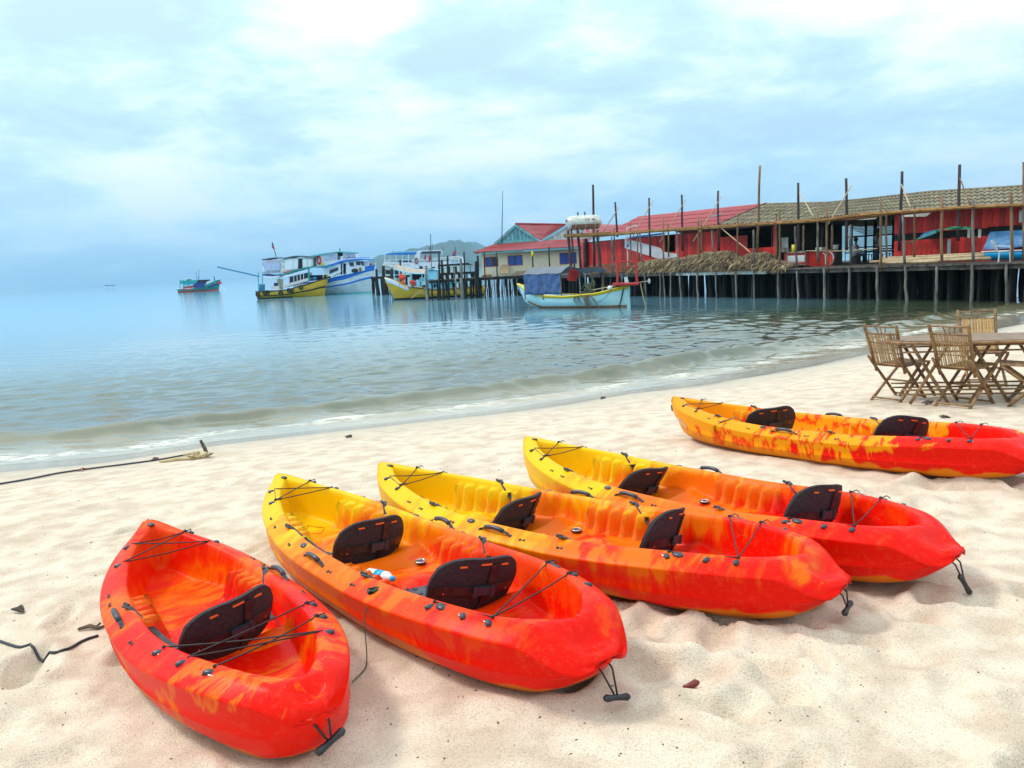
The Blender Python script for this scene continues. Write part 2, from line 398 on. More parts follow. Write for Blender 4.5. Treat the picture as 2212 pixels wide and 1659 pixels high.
def gz(x, y): return float(sand_z(np.array([[x]], float), np.array([[y]], float))[0, 0])
def gzs(x, y): return float(land(shore(np.array([x], float), np.array([y], float)))[0])

def sand_material():
    m = bpy.data.materials.new('beach_sand'); m.use_nodes = True; nt = m.node_tree; nd = nt.nodes; b = nd['Principled BSDF']
    def n(t, **k):
        q = nd.new(t)
        for a, c in k.items(): setattr(q, a, c)
        return q
    tcn = n('ShaderNodeTexCoord'); at = n('ShaderNodeAttribute'); at.attribute_name = 'shore'
    big = n('ShaderNodeTexNoise'); big.inputs['Scale'].default_value = .55; big.inputs['Detail'].default_value = 4
    med = n('ShaderNodeTexNoise'); med.inputs['Scale'].default_value = 5; med.inputs['Detail'].default_value = 6
    fine = n('ShaderNodeTexNoise'); fine.inputs['Scale'].default_value = 130; fine.inputs['Detail'].default_value = 3
    for q in (big, med, fine): nt.links.new(tcn.outputs['Object'], q.inputs[0])
    def math_(op, a, c, clamp=False):
        q = n('ShaderNodeMath', operation=op); q.use_clamp = clamp
        for i, v in enumerate((a, c)):
            if isinstance(v, (int, float)): q.inputs[i].default_value = v
            else: nt.links.new(v, q.inputs[i])
        return q.outputs[0]
    # dampness: by distance to the water, with an uneven edge
    edge = math_('ADD', at.outputs['Fac'], math_('MULTIPLY', math_('SUBTRACT', big.outputs[0], .5), 1.6))
    wet = n('ShaderNodeMapRange'); wet.inputs[1].default_value = 2.3; wet.inputs[2].default_value = 1.7; nt.links.new(edge, wet.inputs[0])
    damp = n('ShaderNodeMapRange'); damp.inputs[1].default_value = 4.6; damp.inputs[2].default_value = 2.3; nt.links.new(edge, damp.inputs[0])
    r1 = n('ShaderNodeMix', data_type='RGBA'); r1.inputs[6].default_value = (.58, .445, .325, 1); r1.inputs[7].default_value = (.74, .61, .465, 1)
    mm = n('ShaderNodeMapRange'); mm.inputs[1].default_value = .36; mm.inputs[2].default_value = .6; nt.links.new(med.outputs[0], mm.inputs[0]); nt.links.new(mm.outputs[0], r1.inputs[0])
    r2 = n('ShaderNodeMix', data_type='RGBA', blend_type='MULTIPLY'); r2.inputs[0].default_value = .55
    fr = n('ShaderNodeValToRGB'); fr.color_ramp.elements[0].position = .34; fr.color_ramp.elements[0].color = (.55, .5, .45, 1); fr.color_ramp.elements[1].position = .5; fr.color_ramp.elements[1].color = (1, 1, 1, 1)
    nt.links.new(fine.outputs[0], fr.inputs[0]); nt.links.new(r1.outputs[2], r2.inputs[6]); nt.links.new(fr.outputs[0], r2.inputs[7])
    # dark specks (shell and weed crumbs)
    vor = n('ShaderNodeTexVoronoi'); vor.inputs['Scale'].default_value = 16; nt.links.new(tcn.outputs['Object'], vor.inputs[0])
    sp = n('ShaderNodeMapRange'); sp.inputs[1].default_value = .10; sp.inputs[2].default_value = .06; nt.links.new(vor.outputs['Distance'], sp.inputs[0])
    cl_ = n('ShaderNodeTexNoise'); cl_.inputs['Scale'].default_value = 1.1; nt.links.new(tcn.outputs['Object'], cl_.inputs[0])
    cm = n('ShaderNodeMapRange'); cm.inputs[1].default_value = .50; cm.inputs[2].default_value = .64; nt.links.new(cl_.outputs[0], cm.inputs[0])
    spf = math_('MULTIPLY', sp.outputs[0], cm.outputs[0]); spf = math_('MULTIPLY', spf, .75)
    r3 = n('ShaderNodeMix', data_type='RGBA'); r3.inputs[7].default_value = (.16, .12, .09, 1); nt.links.new(spf, r3.inputs[0]); nt.links.new(r2.outputs[2], r3.inputs[6])
    r4 = n('ShaderNodeMix', data_type='RGBA'); r4.inputs[7].default_value = (.42, .38, .31, 1)
    nt.links.new(math_('MULTIPLY', damp.outputs[0], .6), r4.inputs[0]); nt.links.new(r3.outputs[2], r4.inputs[6])
    r5 = n('ShaderNodeMix', data_type='RGBA'); r5.inputs[7].default_value = (.25, .22, .175, 1)
    nt.links.new(wet.outputs[0], r5.inputs[0]); nt.links.new(r4.outputs[2], r5.inputs[6]); nt.links.new(r5.outputs[2], b.inputs['Base Color'])
    rr = n('ShaderNodeMapRange'); rr.inputs[3].default_value = .95; rr.inputs[4].default_value = .16; nt.links.new(wet.outputs[0], rr.inputs[0]); nt.links.new(rr.outputs[0], b.inputs['Roughness'])
    bp = n('ShaderNodeBump'); bp.inputs['Strength'].default_value = .9; bp.inputs['Distance'].default_value = .010
    hh = math_('ADD', math_('MULTIPLY', fine.outputs[0], .7), math_('MULTIPLY', med.outputs[0], .5)); dry = math_('SUBTRACT', 1.0, wet.outputs[0])
    nt.links.new(math_('MULTIPLY', hh, dry), bp.inputs['Height']); nt.links.new(bp.outputs[0], b.inputs['Normal'])
    return m
xs = axis([(-400, -40, 40, 8), (-40, -8, 3, .25), (-8, -4, .12, .05), (-4, 5.2, .026, .026), (5.2, 10, .05, .12), (10, 40, .25, 2), (40, 400, 8, 40)])
ys = axis([(-60, -3, 8, .6), (-3, 1.2, .4, .05), (1.2, 6.2, .026, .026), (6.2, 12, .04, .08), (12, 36, .1, .5), (36, 70, 1, 5), (70, 110, 10, 20)])
o = link('beach_sand', tensor('beach_sand', xs, ys, sand_z, {'shore': shore}, sand_material()), kind='structure')

# ------------------------------------------------------------------ water
def water_z(X, Y):
    D = -shore(X, Y)                       # metres off the waterline
    n = fbm(X*.35+3, Y*.35, 2); ph = D + .55*n
    amp = np.clip((Y < 40)*1.0, 0, 1)*np.clip(1-(np.hypot(X, Y-14)-16)/16, 0, 1)
    crest = .18*np.exp(-((ph-2.0)/np.where(ph < 2.0, .26, .62))**2)*(.6+.7*np.clip(fbm(X*.25+8, Y*.1, 2)+.5, 0, 1))
    c2w = .06*np.exp(-((ph-.55)/.18)**2)*np.clip(.4+2*fbm(X*.5, Y*.2+9, 2), 0, 1)
    fade = np.clip(D/1.5, 0, 1)
    w = 0
    for k, (L, a, dx, dy) in enumerate([(1.6, .014, .25, 1), (.95, .010, -.35, 1), (.62, .007, .6, 1), (.42, .004, -.1, 1)]):
        nn = math.hypot(dx, dy); w = w + a*np.sin((X*dx+Y*dy)/nn*2*math.pi/L + 2.6*fbm(X*.5/L**.5+k*7, Y*.5/L**.5, 2)*2 + k)
    w = w + .02*fbm(X*1.3, Y*2.0, 3)
    return (w*fade*1.35 + crest + c2w)*amp + .006*np.clip(1-np.abs(D)/1.2, 0, 1)
def foam(X, Y):
    D = -shore(X, Y); n = fbm(X*.35+3, Y*.35, 2); ph = D+.55*n
    f = .75*np.clip(1-np.abs(ph-.55)/.75, 0, 1)*np.clip(.35+1.5*fbm(X*1.2+5, Y*3, 4), 0, 1)
    f = f + np.exp(-((ph-.55)/.16)**2)*np.clip(.3+2*fbm(X*.9, Y*.9+9, 3), 0, 1)*.8
    return np.clip(f, 0, 1)
def water_material():
    m = bpy.data.materials.new('sea_water'); m.use_nodes = True; nt = m.node_tree; nd = nt.nodes; b = nd['Principled BSDF']
    b.inputs['IOR'].default_value = 1.75
    def n(t, **k):
        q = nd.new(t)
        for a, c in k.items(): setattr(q, a, c)
        return q
    at = n('ShaderNodeAttribute'); at.attribute_name = 'offshore'; fo = n('ShaderNodeAttribute'); fo.attribute_name = 'foam'
    rp = n('ShaderNodeValToRGB'); mr = n('ShaderNodeMapRange'); mr.inputs[1].default_value = 0; mr.inputs[2].default_value = 60; nt.links.new(at.outputs['Fac'], mr.inputs[0]); nt.links.new(mr.outputs[0], rp.inputs[0])
    el = rp.color_ramp.elements; el[0].position = 0; el[0].color = (.40, .34, .24, 1); el[1].position = 1; el[1].color = (.20, .46, .64, 1)
    for p, c in ((.012, (.30, .265, .175, 1)), (.03, (.12, .12, .062, 1)), (.06, (.06, .07, .04, 1)), (.13, (.055, .085, .05, 1)), (.25, (.10, .20, .24, 1)), (.7, (.16, .38, .54, 1))):
        k = el.new(p); k.color = c
    tcn = n('ShaderNodeTexCoord')
    fn = n('ShaderNodeTexNoise'); fn.inputs['Scale'].default_value = 8; fn.inputs['Detail'].default_value = 7; mpf = n('ShaderNodeMapping'); mpf.inputs['Scale'].default_value = (.5, 1.4, 1)
    nt.links.new(tcn.outputs['Object'], mpf.inputs[0]); nt.links.new(mpf.outputs[0], fn.inputs[0])
    fm = n('ShaderNodeMath', operation='MULTIPLY'); fr = n('ShaderNodeMapRange'); fr.inputs[1].default_value = .43; fr.inputs[2].default_value = .55
    nt.links.new(fn.outputs[0], fr.inputs[0]); nt.links.new(fr.outputs[0], fm.inputs[0]); nt.links.new(fo.outputs['Fac'], fm.inputs[1])
    mx_ = n('ShaderNodeMix', data_type='RGBA'); mx_.inputs[7].default_value = (.74, .70, .60, 1)
    nt.links.new(fm.outputs[0], mx_.inputs[0]); nt.links.new(rp.outputs[0], mx_.inputs[6]); nt.links.new(mx_.outputs[2], b.inputs['Base Color'])
    rr = n('ShaderNodeMapRange'); rr.inputs[3].default_value = .05; rr.inputs[4].default_value = .7; nt.links.new(fm.outputs[0], rr.inputs[0]); nt.links.new(rr.outputs[0], b.inputs['Roughness'])
    prev = None
    for sc_, st, dist, strt in ((.9, .30, .05, (.45, 1, 1)), (3.4, .42, .02, (.4, 1, 1)), (9.0, .3, .007, (.7, 1, 1))):
        mp = n('ShaderNodeMapping'); mp.inputs['Scale'].default_value = strt; nt.links.new(tcn.outputs['Object'], mp.inputs[0])
        q = n('ShaderNodeTexNoise'); q.inputs['Scale'].default_value = sc_; q.inputs['Detail'].default_value = 3; q.inputs['Distortion'].default_value = .6; nt.links.new(mp.outputs[0], q.inputs[0])
        bp = n('ShaderNodeBump'); bp.inputs['Strength'].default_value = st; bp.inputs['Distance'].default_value = dist; nt.links.new(q.outputs[0], bp.inputs['Height'])
        if prev: nt.links.new(prev, bp.inputs['Normal'])
        prev = bp.outputs[0]
    nt.links.new(prev, b.inputs['Normal'])
    return m
xs = axis([(-6000, -400, 900, 80), (-400, -30, 30, 1), (-30, -12, .6, .12), (-12, 20, .09, .09), (20, 45, .12, 1), (45, 400, 2, 40), (400, 6000, 80, 900)])
ys = axis([(8, 11.4, .5, .1), (11.4, 22, .055, .07), (22, 46, .08, .25), (46, 300, .5, 20), (300, 9000, 60, 1500)])
link('sea_water', tensor('sea_water', xs, ys, water_z, {'offshore': lambda X, Y: -shore(X, Y), 'foam': foam}, water_material()), kind='structure')

# ------------------------------------------------------------------ far hills
def hill(name, prof, Y, depth, seed):
    rows = []; n = len(prof)
    for k in range(9):
        t = k/8; row = []
        for i, (px, py) in enumerate(prof):
            p = aty(px, py, Y); hgt = max(0, p.z)
            jit = 1+.10*math.sin(i*2.3+k*1.9+seed)*math.sin(k*.9+i*.7)
            z = -2 + (hgt+2)*(math.sin(t*math.pi/2)**.8)*(jit if 0 < k < 8 else 1)
            row.append(Vector((p.x, Y-depth*(1-t), z)))
        rows.append(row)
    rows.append([Vector((r_.x, Y+depth, -2)) for r_ in rows[-1]])
    return MB().grid(rows).build(name, 'hill', smooth=True, kind='structure')
random.seed(3)
def densify(p, k=4, j=1.2):
    out = []
    for a, b in zip(p[:-1], p[1:]):
        for i in range(k): t = i/k; out.append((a[0]+(b[0]-a[0])*t, a[1]+(b[1]-a[1])*t+(random.uniform(-j, j) if i else 0)))
    return out+[p[-1]]
hill('hills', densify([(795, 587), (806, 563), (830, 552), (862, 545), (900, 538), (935, 531), (960, 523), (985, 519), (1003, 523), (1030, 540), (1060, 556), (1100, 570), (1130, 574)]), 3000, 500, 1)
hill('hills_far', densify([(985, 580), (1000, 526), (1018, 522), (1035, 526), (1070, 545), (1120, 560), (1500, 540), (1700, 530), (1760, 500), (1800, 488), (1860, 478), (1890, 480), (1940, 500), (2100, 515)]), 4300, 500, 2)

# ------------------------------------------------------------------ haze
hz_ = MB().box((0, 2300, 70), (9000, 5600, 152)).mesh('haze'); hm_ = bpy.data.materials.new('haze_air'); hm_.use_nodes = True; nt = hm_.node_tree; nt.nodes.clear()
ho_ = nt.nodes.new('ShaderNodeOutputMaterial'); pv = nt.nodes.new('ShaderNodeVolumePrincipled'); pv.inputs['Density'].default_value = .00017; pv.inputs['Color'].default_value = (.42, .76, 1.0, 1); pv.inputs['Anisotropy'].default_value = .2
nt.links.new(pv.outputs[0], ho_.inputs['Volume']); hz_.materials.append(hm_); link('haze', hz_, kind='stuff')
sc.cycles.volume_bounces = 0
# ------------------------------------------------------------------ kayaks
def ss(t): t = np.clip(t, 0, 1); return t*t*(3-2*t)
class Kayak:
    def __init__(k, L, W, seats, tip=.12, ex=3.2, dip=.10):
        k.tip = tip; k.ex = ex; k.dip = dip
        k.L = L; k.W = W; k.seats = seats
    def w(k, s):
        a = np.clip(s/.5, 0, 1); b = np.clip((1-s)/.5, 0, 1)
        far = .035+(k.W/2-.035)*(1-(1-a)**2.5)**.80
        near = k.tip+(k.W/2-k.tip)*(1-(1-b)**k.ex)**.72
        return np.where(s < .5, far, near)
    def zr(k, s):
        z = .295+.125*np.clip(1-s/.42, 0, 1)**1.8 + .05*ss((s-.55)/.33)
        return z - k.dip*ss((s-.93)/.07)**1.1
    def zk(k, s):
        a = np.clip((.5-s)/.5, 0, 1); b = np.clip((s-.5)/.5, 0, 1)
        return .035*a**2+.25*a**11 + .03*b**2 + .16*b**14
    def op(k, s):             # half-width of the opening in plan
        a = np.clip((s-.035)/.055, 0, 1); b = np.clip((.948-s)/.085, 0, 1)
        return np.maximum(k.w(s)-.125, .0)*np.sqrt(1-(1-a)**2)*np.sqrt(np.clip(1-(1-b)**2.6, 0, 1))
    def depth(k, s, y):
        o = k.op(s); rg = 0
        for c0 in (k.seats[0]-.235,)+((k.seats[1]-.215,) if len(k.seats) > 1 else ()):
            t = (s-c0)/.105*3.6
            rg = np.maximum(rg, np.where((t > -.5) & (t < 4.5), 1-np.abs(np.mod(t, 1.0)-.5)*2, 0))
        o2 = o-.09*rg-.006
        e1 = ss((o-np.abs(y))/.028); e2 = ss((o2-np.abs(y))/.05)
        fl = .125+.07*np.clip((.16-s)/.12, 0, 1)**1 + .06*ss((s-.84)/.08)
        # seat pans and consoles
        for i, c in enumerate(k.seats):
            fl = fl + .035*np.exp(-((s-c-.01)/.02)**2)
            fl = fl - .02*np.exp(-((s-c+.06)/.05)**2-(y/.16)**2)
            fl = fl + .055*np.exp(-((s-c+.155)/.035)**2)*np.clip(1-(np.abs(y)/.13)**4, 0, 1)
        fl = fl+.012*np.clip((np.abs(y)-.10)/.1, 0, 1)
        D = np.maximum(k.zr(s)-fl, 0)
        return D*(.18*e1+.82*e2)
    def mesh(k, name):
        ns = 190
        S = np.concatenate([np.linspace(0, .06, 16)[:-1], np.linspace(.06, .9, ns), np.linspace(.9, 1, 22)[1:]])
        q = np.array([0, .12, .25, .38, .48, .56, .63, .69, .745, .79, .83, .865, .9, .925, .95, .975, 1.0])
        rows = []
        for s in S:
            w = float(k.w(s)); zr = float(k.zr(s)); zk = float(k.zk(s)); H = zr-zk
            endf = float(ss(np.array(min(s/.07, (1-s)/.05))))        # section closes towards the very tips
            rim = min(.125, w*.5)
            ys_ = (w-rim)*q
            dn = k.depth(np.full(ys_.shape, s), ys_)
            crown = .012*(1-q**2)*(1-min(1, float(k.op(s))/.05)) if True else 0
            zz = zr-dn+crown
            if s > .93:      # dished nose with a handle recess
                zz = zz-.035*math.exp(-((s-.978)/.014)**2)*np.clip(1-(q/.95)**2, 0, 1)
            half = [(y, z) for y, z in zip(ys_, zz)]
            half += [(w-rim*.85, zr+.006), (w-rim*.5, zr-.016), (w-rim*.08, zr-.046), (w-.003, zr-.052)]
            f = .35+.65*endf
            half += [(w, zr-.057), (w-.002, zr-.064), (w*.965, zk+H*.60), (w*.935, zk+H*.44), (w*.95, zk+H*.42), (w*.93, zk+H*.395), (w*.90*f+w*.0, zk+H*.25), (w*.74*f, zk+H*.10), (w*.42*f, zk+H*.025), (0, zk)]
            row = [Vector((s*k.L, y, z)) for y, z in half] + [Vector((s*k.L, -y, z)) for y, z in half[-2:0:-1]]
            rows.append(row)
        # rounded tips: pull the last rows in
        mb = MB(); mb.grid(rows, True); n = len(rows[0])
        for r_, dx in ((rows[0], -.03), (rows[-1], .035)):
            c = sum(r_, Vector())/n; b = len(mb.v)
            ring = [c+(p-c)*.6+Vector((dx*.75, 0, 0)) for p in r_]; base = 0 if r_ is rows[0] else (len(rows)-1)*n
            mb.v += [tuple(p) for p in ring]; mb.v.append(tuple(c+Vector((dx, 0, 0))))
            for j in range(n):
                mb.f.append((base+j, base+(j+1) % n, b+(j+1) % n, b+j)); mb.f.append((b+j, b+(j+1) % n, b+n))
        return mb.mesh(name, None, True)
    def rimp(k, s, side, out=.5):    # point on the rim deck
        w = float(k.w(s)); r_ = min(.125, w*.5)
        return Vector((s*k.L, side*(w-r_*out), float(k.zr(s))-.056+.056*min(1, out*1.1)))

def kayak_mat(name, L, stops, seed, blotch=.25, under=(.62, .17, .005)):
    m = bpy.data.materials.new(name); m.use_nodes = True; nt = m.node_tree; nd = nt.nodes; b = nd['Principled BSDF']
    b.inputs['Roughness'].default_value = .36; b.inputs['Specular IOR Level'].default_value = .11
    def n(t, **k):
        q = nd.new(t)
        for a, c in k.items(): setattr(q, a, c)
        return q
    def mt(op, a, c, clamp=False):
        q = n('ShaderNodeMath', operation=op); q.use_clamp = clamp
        for i, v in enumerate((a, c)):
            if isinstance(v, (int, float)): q.inputs[i].default_value = v
            else: nt.links.new(v, q.inputs[i])
        return q.outputs[0]
    tcn = n('ShaderNodeTexCoord'); sp = n('ShaderNodeSeparateXYZ'); nt.links.new(tcn.outputs['Object'], sp.inputs[0])
    def ns(scale, st, det=4, rough=.55, off=0, dist=0):
        mp = n('ShaderNodeMapping'); mp.inputs['Scale'].default_value = st; mp.inputs['Location'].default_value = (seed*3.7+off, seed*1.3, seed*2.1)
        q = n('ShaderNodeTexNoise'); q.inputs['Scale'].default_value = scale; q.inputs['Detail'].default_value = det; q.inputs['Roughness'].default_value = rough; q.inputs['Distortion'].default_value = dist
        nt.links.new(tcn.outputs['Object'], mp.inputs[0]); nt.links.new(mp.outputs[0], q.inputs[0]); return q.outputs[0]
    band = ns(1.0, (3.4, 1.6, 1.6), 2)         # broad swathes across the hull
    ragged = ns(1.0, (7, 3.0, 2.2), 5, .6, 5, 1.2)
    fine = ns(1.0, (45, 25, 25), 3, .6, 9)
    u = mt('DIVIDE', sp.outputs[0], L)
    t = mt('ADD', u, mt('MULTIPLY', mt('SUBTRACT', band, .5), blotch*2.5))
    t = mt('ADD', t, mt('MULTIPLY', mt('SUBTRACT', ragged, .5), blotch*2.6))
    t = mt('ADD', t, mt('MULTIPLY', mt('SUBTRACT', fine, .5), .10))
    sm_ = n('ShaderNodeMapRange'); sm_.inputs[1].default_value = .19; sm_.inputs[2].default_value = .27; sm_.inputs[3].default_value = .10; sm_.inputs[4].default_value = -.03; nt.links.new(sp.outputs[2], sm_.inputs[0]); t = mt('ADD', t, sm_.outputs[0])
    rp = n('ShaderNodeValToRGB'); nt.links.new(t, rp.inputs[0]); el = rp.color_ramp.elements
    while len(el) < len(stops): el.new(.5)
    for i, (p, c) in enumerate(stops): el[i].position = p; el[i].color = (*c, 1)
    # orange plastic left underneath, below the seam
    um = n('ShaderNodeMapRange'); um.inputs[1].default_value = .105; um.inputs[2].default_value = .085
    nt.links.new(mt('ADD', sp.outputs[2], mt('MULTIPLY', mt('SUBTRACT', ns(1.0, (4, 2, 2), 3, .5, 2), .5), .22)), um.inputs[0])
    hz = mt('MULTIPLY', um.outputs[0], mt('GREATER_THAN', mt('ABSOLUTE', sp.outputs[1], 0), .0))
    out_side = n('ShaderNodeNewGeometry'); sn = n('ShaderNodeSeparateXYZ'); nt.links.new(out_side.outputs['Normal'], sn.inputs[0])
    dwn = n('ShaderNodeMapRange'); dwn.inputs[1].default_value = .0; dwn.inputs[2].default_value = -.12; nt.links.new(sn.outputs[2], dwn.inputs[0])
    mx_ = n('ShaderNodeMix', data_type='RGBA'); mx_.inputs[7].default_value = (*under, 1)
    nt.links.new(mt('MULTIPLY', mt('MULTIPLY', hz, dwn.outputs[0]), .9), mx_.inputs[0]); nt.links.new(rp.outputs[0], mx_.inputs[6])
    # dusty scuffed film on the upward-facing rim plastic
    sc1 = ns(1.0, (30, 30, 30), 4, .6, 3); scf = n('ShaderNodeMapRange'); scf.inputs[1].default_value = .52; scf.inputs[2].default_value = .8; scf.inputs[4].default_value = .10; nt.links.new(sc1, scf.inputs[0])
    m2 = n('ShaderNodeMix', data_type='RGBA'); m2.inputs[7].default_value = (.75, .30, .14, 1); nt.links.new(scf.outputs[0], m2.inputs[0]); nt.links.new(mx_.outputs[2], m2.inputs[6])
    # fine scratches along the hull, and sand stuck low down
    scr = ns(1.0, (4, 140, 140), 2, .5, 13, .4); srm = n('ShaderNodeMapRange'); srm.inputs[1].default_value = .68; srm.inputs[2].default_value = .74; srm.inputs[4].default_value = .22; nt.links.new(scr, srm.inputs[0])
    m3 = n('ShaderNodeMix', data_type='RGBA'); m3.inputs[7].default_value = (.80, .34, .10, 1); nt.links.new(srm.outputs[0], m3.inputs[0]); nt.links.new(m2.outputs[2], m3.inputs[6])
    snd = n('ShaderNodeMapRange'); snd.inputs[1].default_value = .10; snd.inputs[2].default_value = .02; snd.inputs[3].default_value = 0; snd.inputs[4].default_value = .09; nt.links.new(sp.outputs[2], snd.inputs[0])
    gr = n('ShaderNodeMapRange'); gr.inputs[1].default_value = .35; gr.inputs[2].default_value = .6; nt.links.new(mt('ADD', mt('MULTIPLY', ns(1.0, (300, 300, 300), 2, .5, 17), .5), snd.outputs[0]), gr.inputs[0])
    m4 = n('ShaderNodeMix', data_type='RGBA'); m4.inputs[7].default_value = (.55, .44, .32, 1); nt.links.new(mt('MULTIPLY', gr.outputs[0], .75), m4.inputs[0]); nt.links.new(m3.outputs[2], m4.inputs[6])
    nt.links.new(m4.outputs[2], b.inputs['Base Color'])
    rr = n('ShaderNodeMapRange'); rr.inputs[3].default_value = .26; rr.inputs[4].default_value = .5; nt.links.new(sc1, rr.inputs[0]); nt.links.new(rr.outputs[0], b.inputs['Roughness'])
    bp = n('ShaderNodeBump'); bp.inputs['Strength'].default_value = .12; bp.inputs['Distance'].default_value = .004
    nt.links.new(ns(1.0, (60, 60, 60), 2), bp.inputs['Height']); nt.links.new(bp.outputs[0], b.inputs['Normal'])
    return m
YE = (.85, .47, .0); YO = (.85, .30, .0); OR = (.80, .13, .0); RO = (.82, .042, .0); RE = (.80, .006, .0)
def seat_back_mesh(seed):
    rnd = random.Random(seed); rows = []
    nv, nu = 9, 17
    def pt(u, v, off):
        # u -1..1 across, v 0..1 up; the top edge is a rounded arch, the sides taper down
        half = .232*(.92+.08*math.sin(min(1, v*1.6)*math.pi/2)-.10*max(0, v-.7)/.3); y = u*half
        top = .30*(1-.26*abs(u)**3.8); z = v*top
        x = .05*(1-u*u) + .07*v - .05*abs(u)**2
        return Vector((x*.8+off, y, z))
    f = []; b = []
    for i in range(nv): f.append([pt(-1+2*j/(nu-1), i/(nv-1), 0) for j in range(nu)]); b.append([pt(-1+2*j/(nu-1), i/(nv-1), .018) for j in range(nu)])
    mb = MB(); mb.grid(f); mb.grid([r_[::-1] for r_ in b])
    ring_f = f[0]+[r_[-1] for r_ in f[1:]]+f[-1][::-1][1:]+[r_[0] for r_ in f[::-1][1:-1]]
    ring_b = b[0]+[r_[-1] for r_ in b[1:]]+b[-1][::-1][1:]+[r_[0] for r_ in b[::-1][1:-1]]
    mb.grid([ring_f, ring_b], True)
    return mb.mesh('seat_back', 'fabric', True), pt
SB_MESH, SB_PT = seat_back_mesh(1)
_slots = {}
def seat_back(parent, k, s, lean=0, roll=0, twist=0, up=0, extra=True):
    e = link('seat_back', SB_MESH, parent); e.location = (s*k.L, 0, float(k.zk(s))+.125+up); e.rotation_euler = (R(roll), R(lean), R(twist))
    if not _slots:
        sl = []
        for (u, v) in ((-.45, .86), (.0, .90), (.45, .86)):
            p = SB_PT(u, v, .0185); sl.append((p, 0))
        for (u, v) in ((-.72, .42), (.72, .42)):
            p = SB_PT(u, v, .0185); sl.append((p, 1))
        _slots['slot'] = (sl, MB().box((0, 0, 0), (.004, .055, .009)).mesh('slot', 'orange'))
        bk = MB(); rows = [[SB_PT(-.9+1.8*j/14, .40+dv, .021) for j in range(15)] for dv in (-.09, .09)]
        rows2 = [[p+Vector((.005, 0, 0)) for p in r_] for r_ in rows]
        bk.grid(rows2); bk.grid([rows[0], rows2[0]]); bk.grid([rows2[1], rows[1]]); _slots['strap'] = bk.mesh('strap', 'black')
        bu = MB(); p = SB_PT(0.05, .42, .034); bu.box(p, (.018, .07, .042)); bu.box(p+Vector((.008, -.045, 0)), (.012, .02, .052)); bu.box(p+Vector((.008, .045, 0)), (.012, .02, .052)); _slots['buckle'] = bu.mesh('buckle', 'greyplastic')
        wb_ = MB(); rws = [[SB_PT(.12+.10*math.sin(v*2.2)+du, v, .024) for v in [.02+.11*k_ for k_ in range(9)]] for du in (-.09, .09)]; rws2 = [[p+Vector((.004, 0, 0)) for p in r_] for r_ in rws]
        wb_.grid(rws2); wb_.grid([rws[0], rws2[0]]); wb_.grid([rws2[1], rws[1]]); _slots['webbing'] = wb_.mesh('webbing', 'black')
    for nm in ('strap', 'buckle', 'webbing'): link(nm, _slots[nm], e)
    for p, vert in _slots['slot'][0]: o_ = link('slot', _slots['slot'][1], e); o_.location = p; o_.rotation_euler = (R(90) if vert else 0, 0, 0)
    return e
def ribbon(mb, pts, width, th=.003):
    pts = [Vector(p) for p in pts]; n = len(pts); L_ = []; R_ = []
    for i, p in enumerate(pts):
        t = (pts[min(i+1, n-1)]-pts[max(i-1, 0)]).normalized(); a = t.cross(Vector((0, 0, 1)))
        if a.length < .2: a = Vector((1, 0, 0))
        a.normalize(); L_.append(p+a*width/2); R_.append(p-a*width/2)
    nn = Vector((0, 0, th)); mb.grid([L_, R_]); mb.grid([[p+nn for p in R_], [p+nn for p in L_]]); mb.grid([[p+nn for p in L_], L_]); mb.grid([R_, [p+nn for p in R_]])
def curve(a, b, sag, n=9, side=0):
    a, b = Vector(a), Vector(b)
    return [a.lerp(b, i/(n-1))+Vector((0, side*math.sin(math.pi*i/(n-1)), -sag*math.sin(math.pi*i/(n-1)))) for i in range(n)]
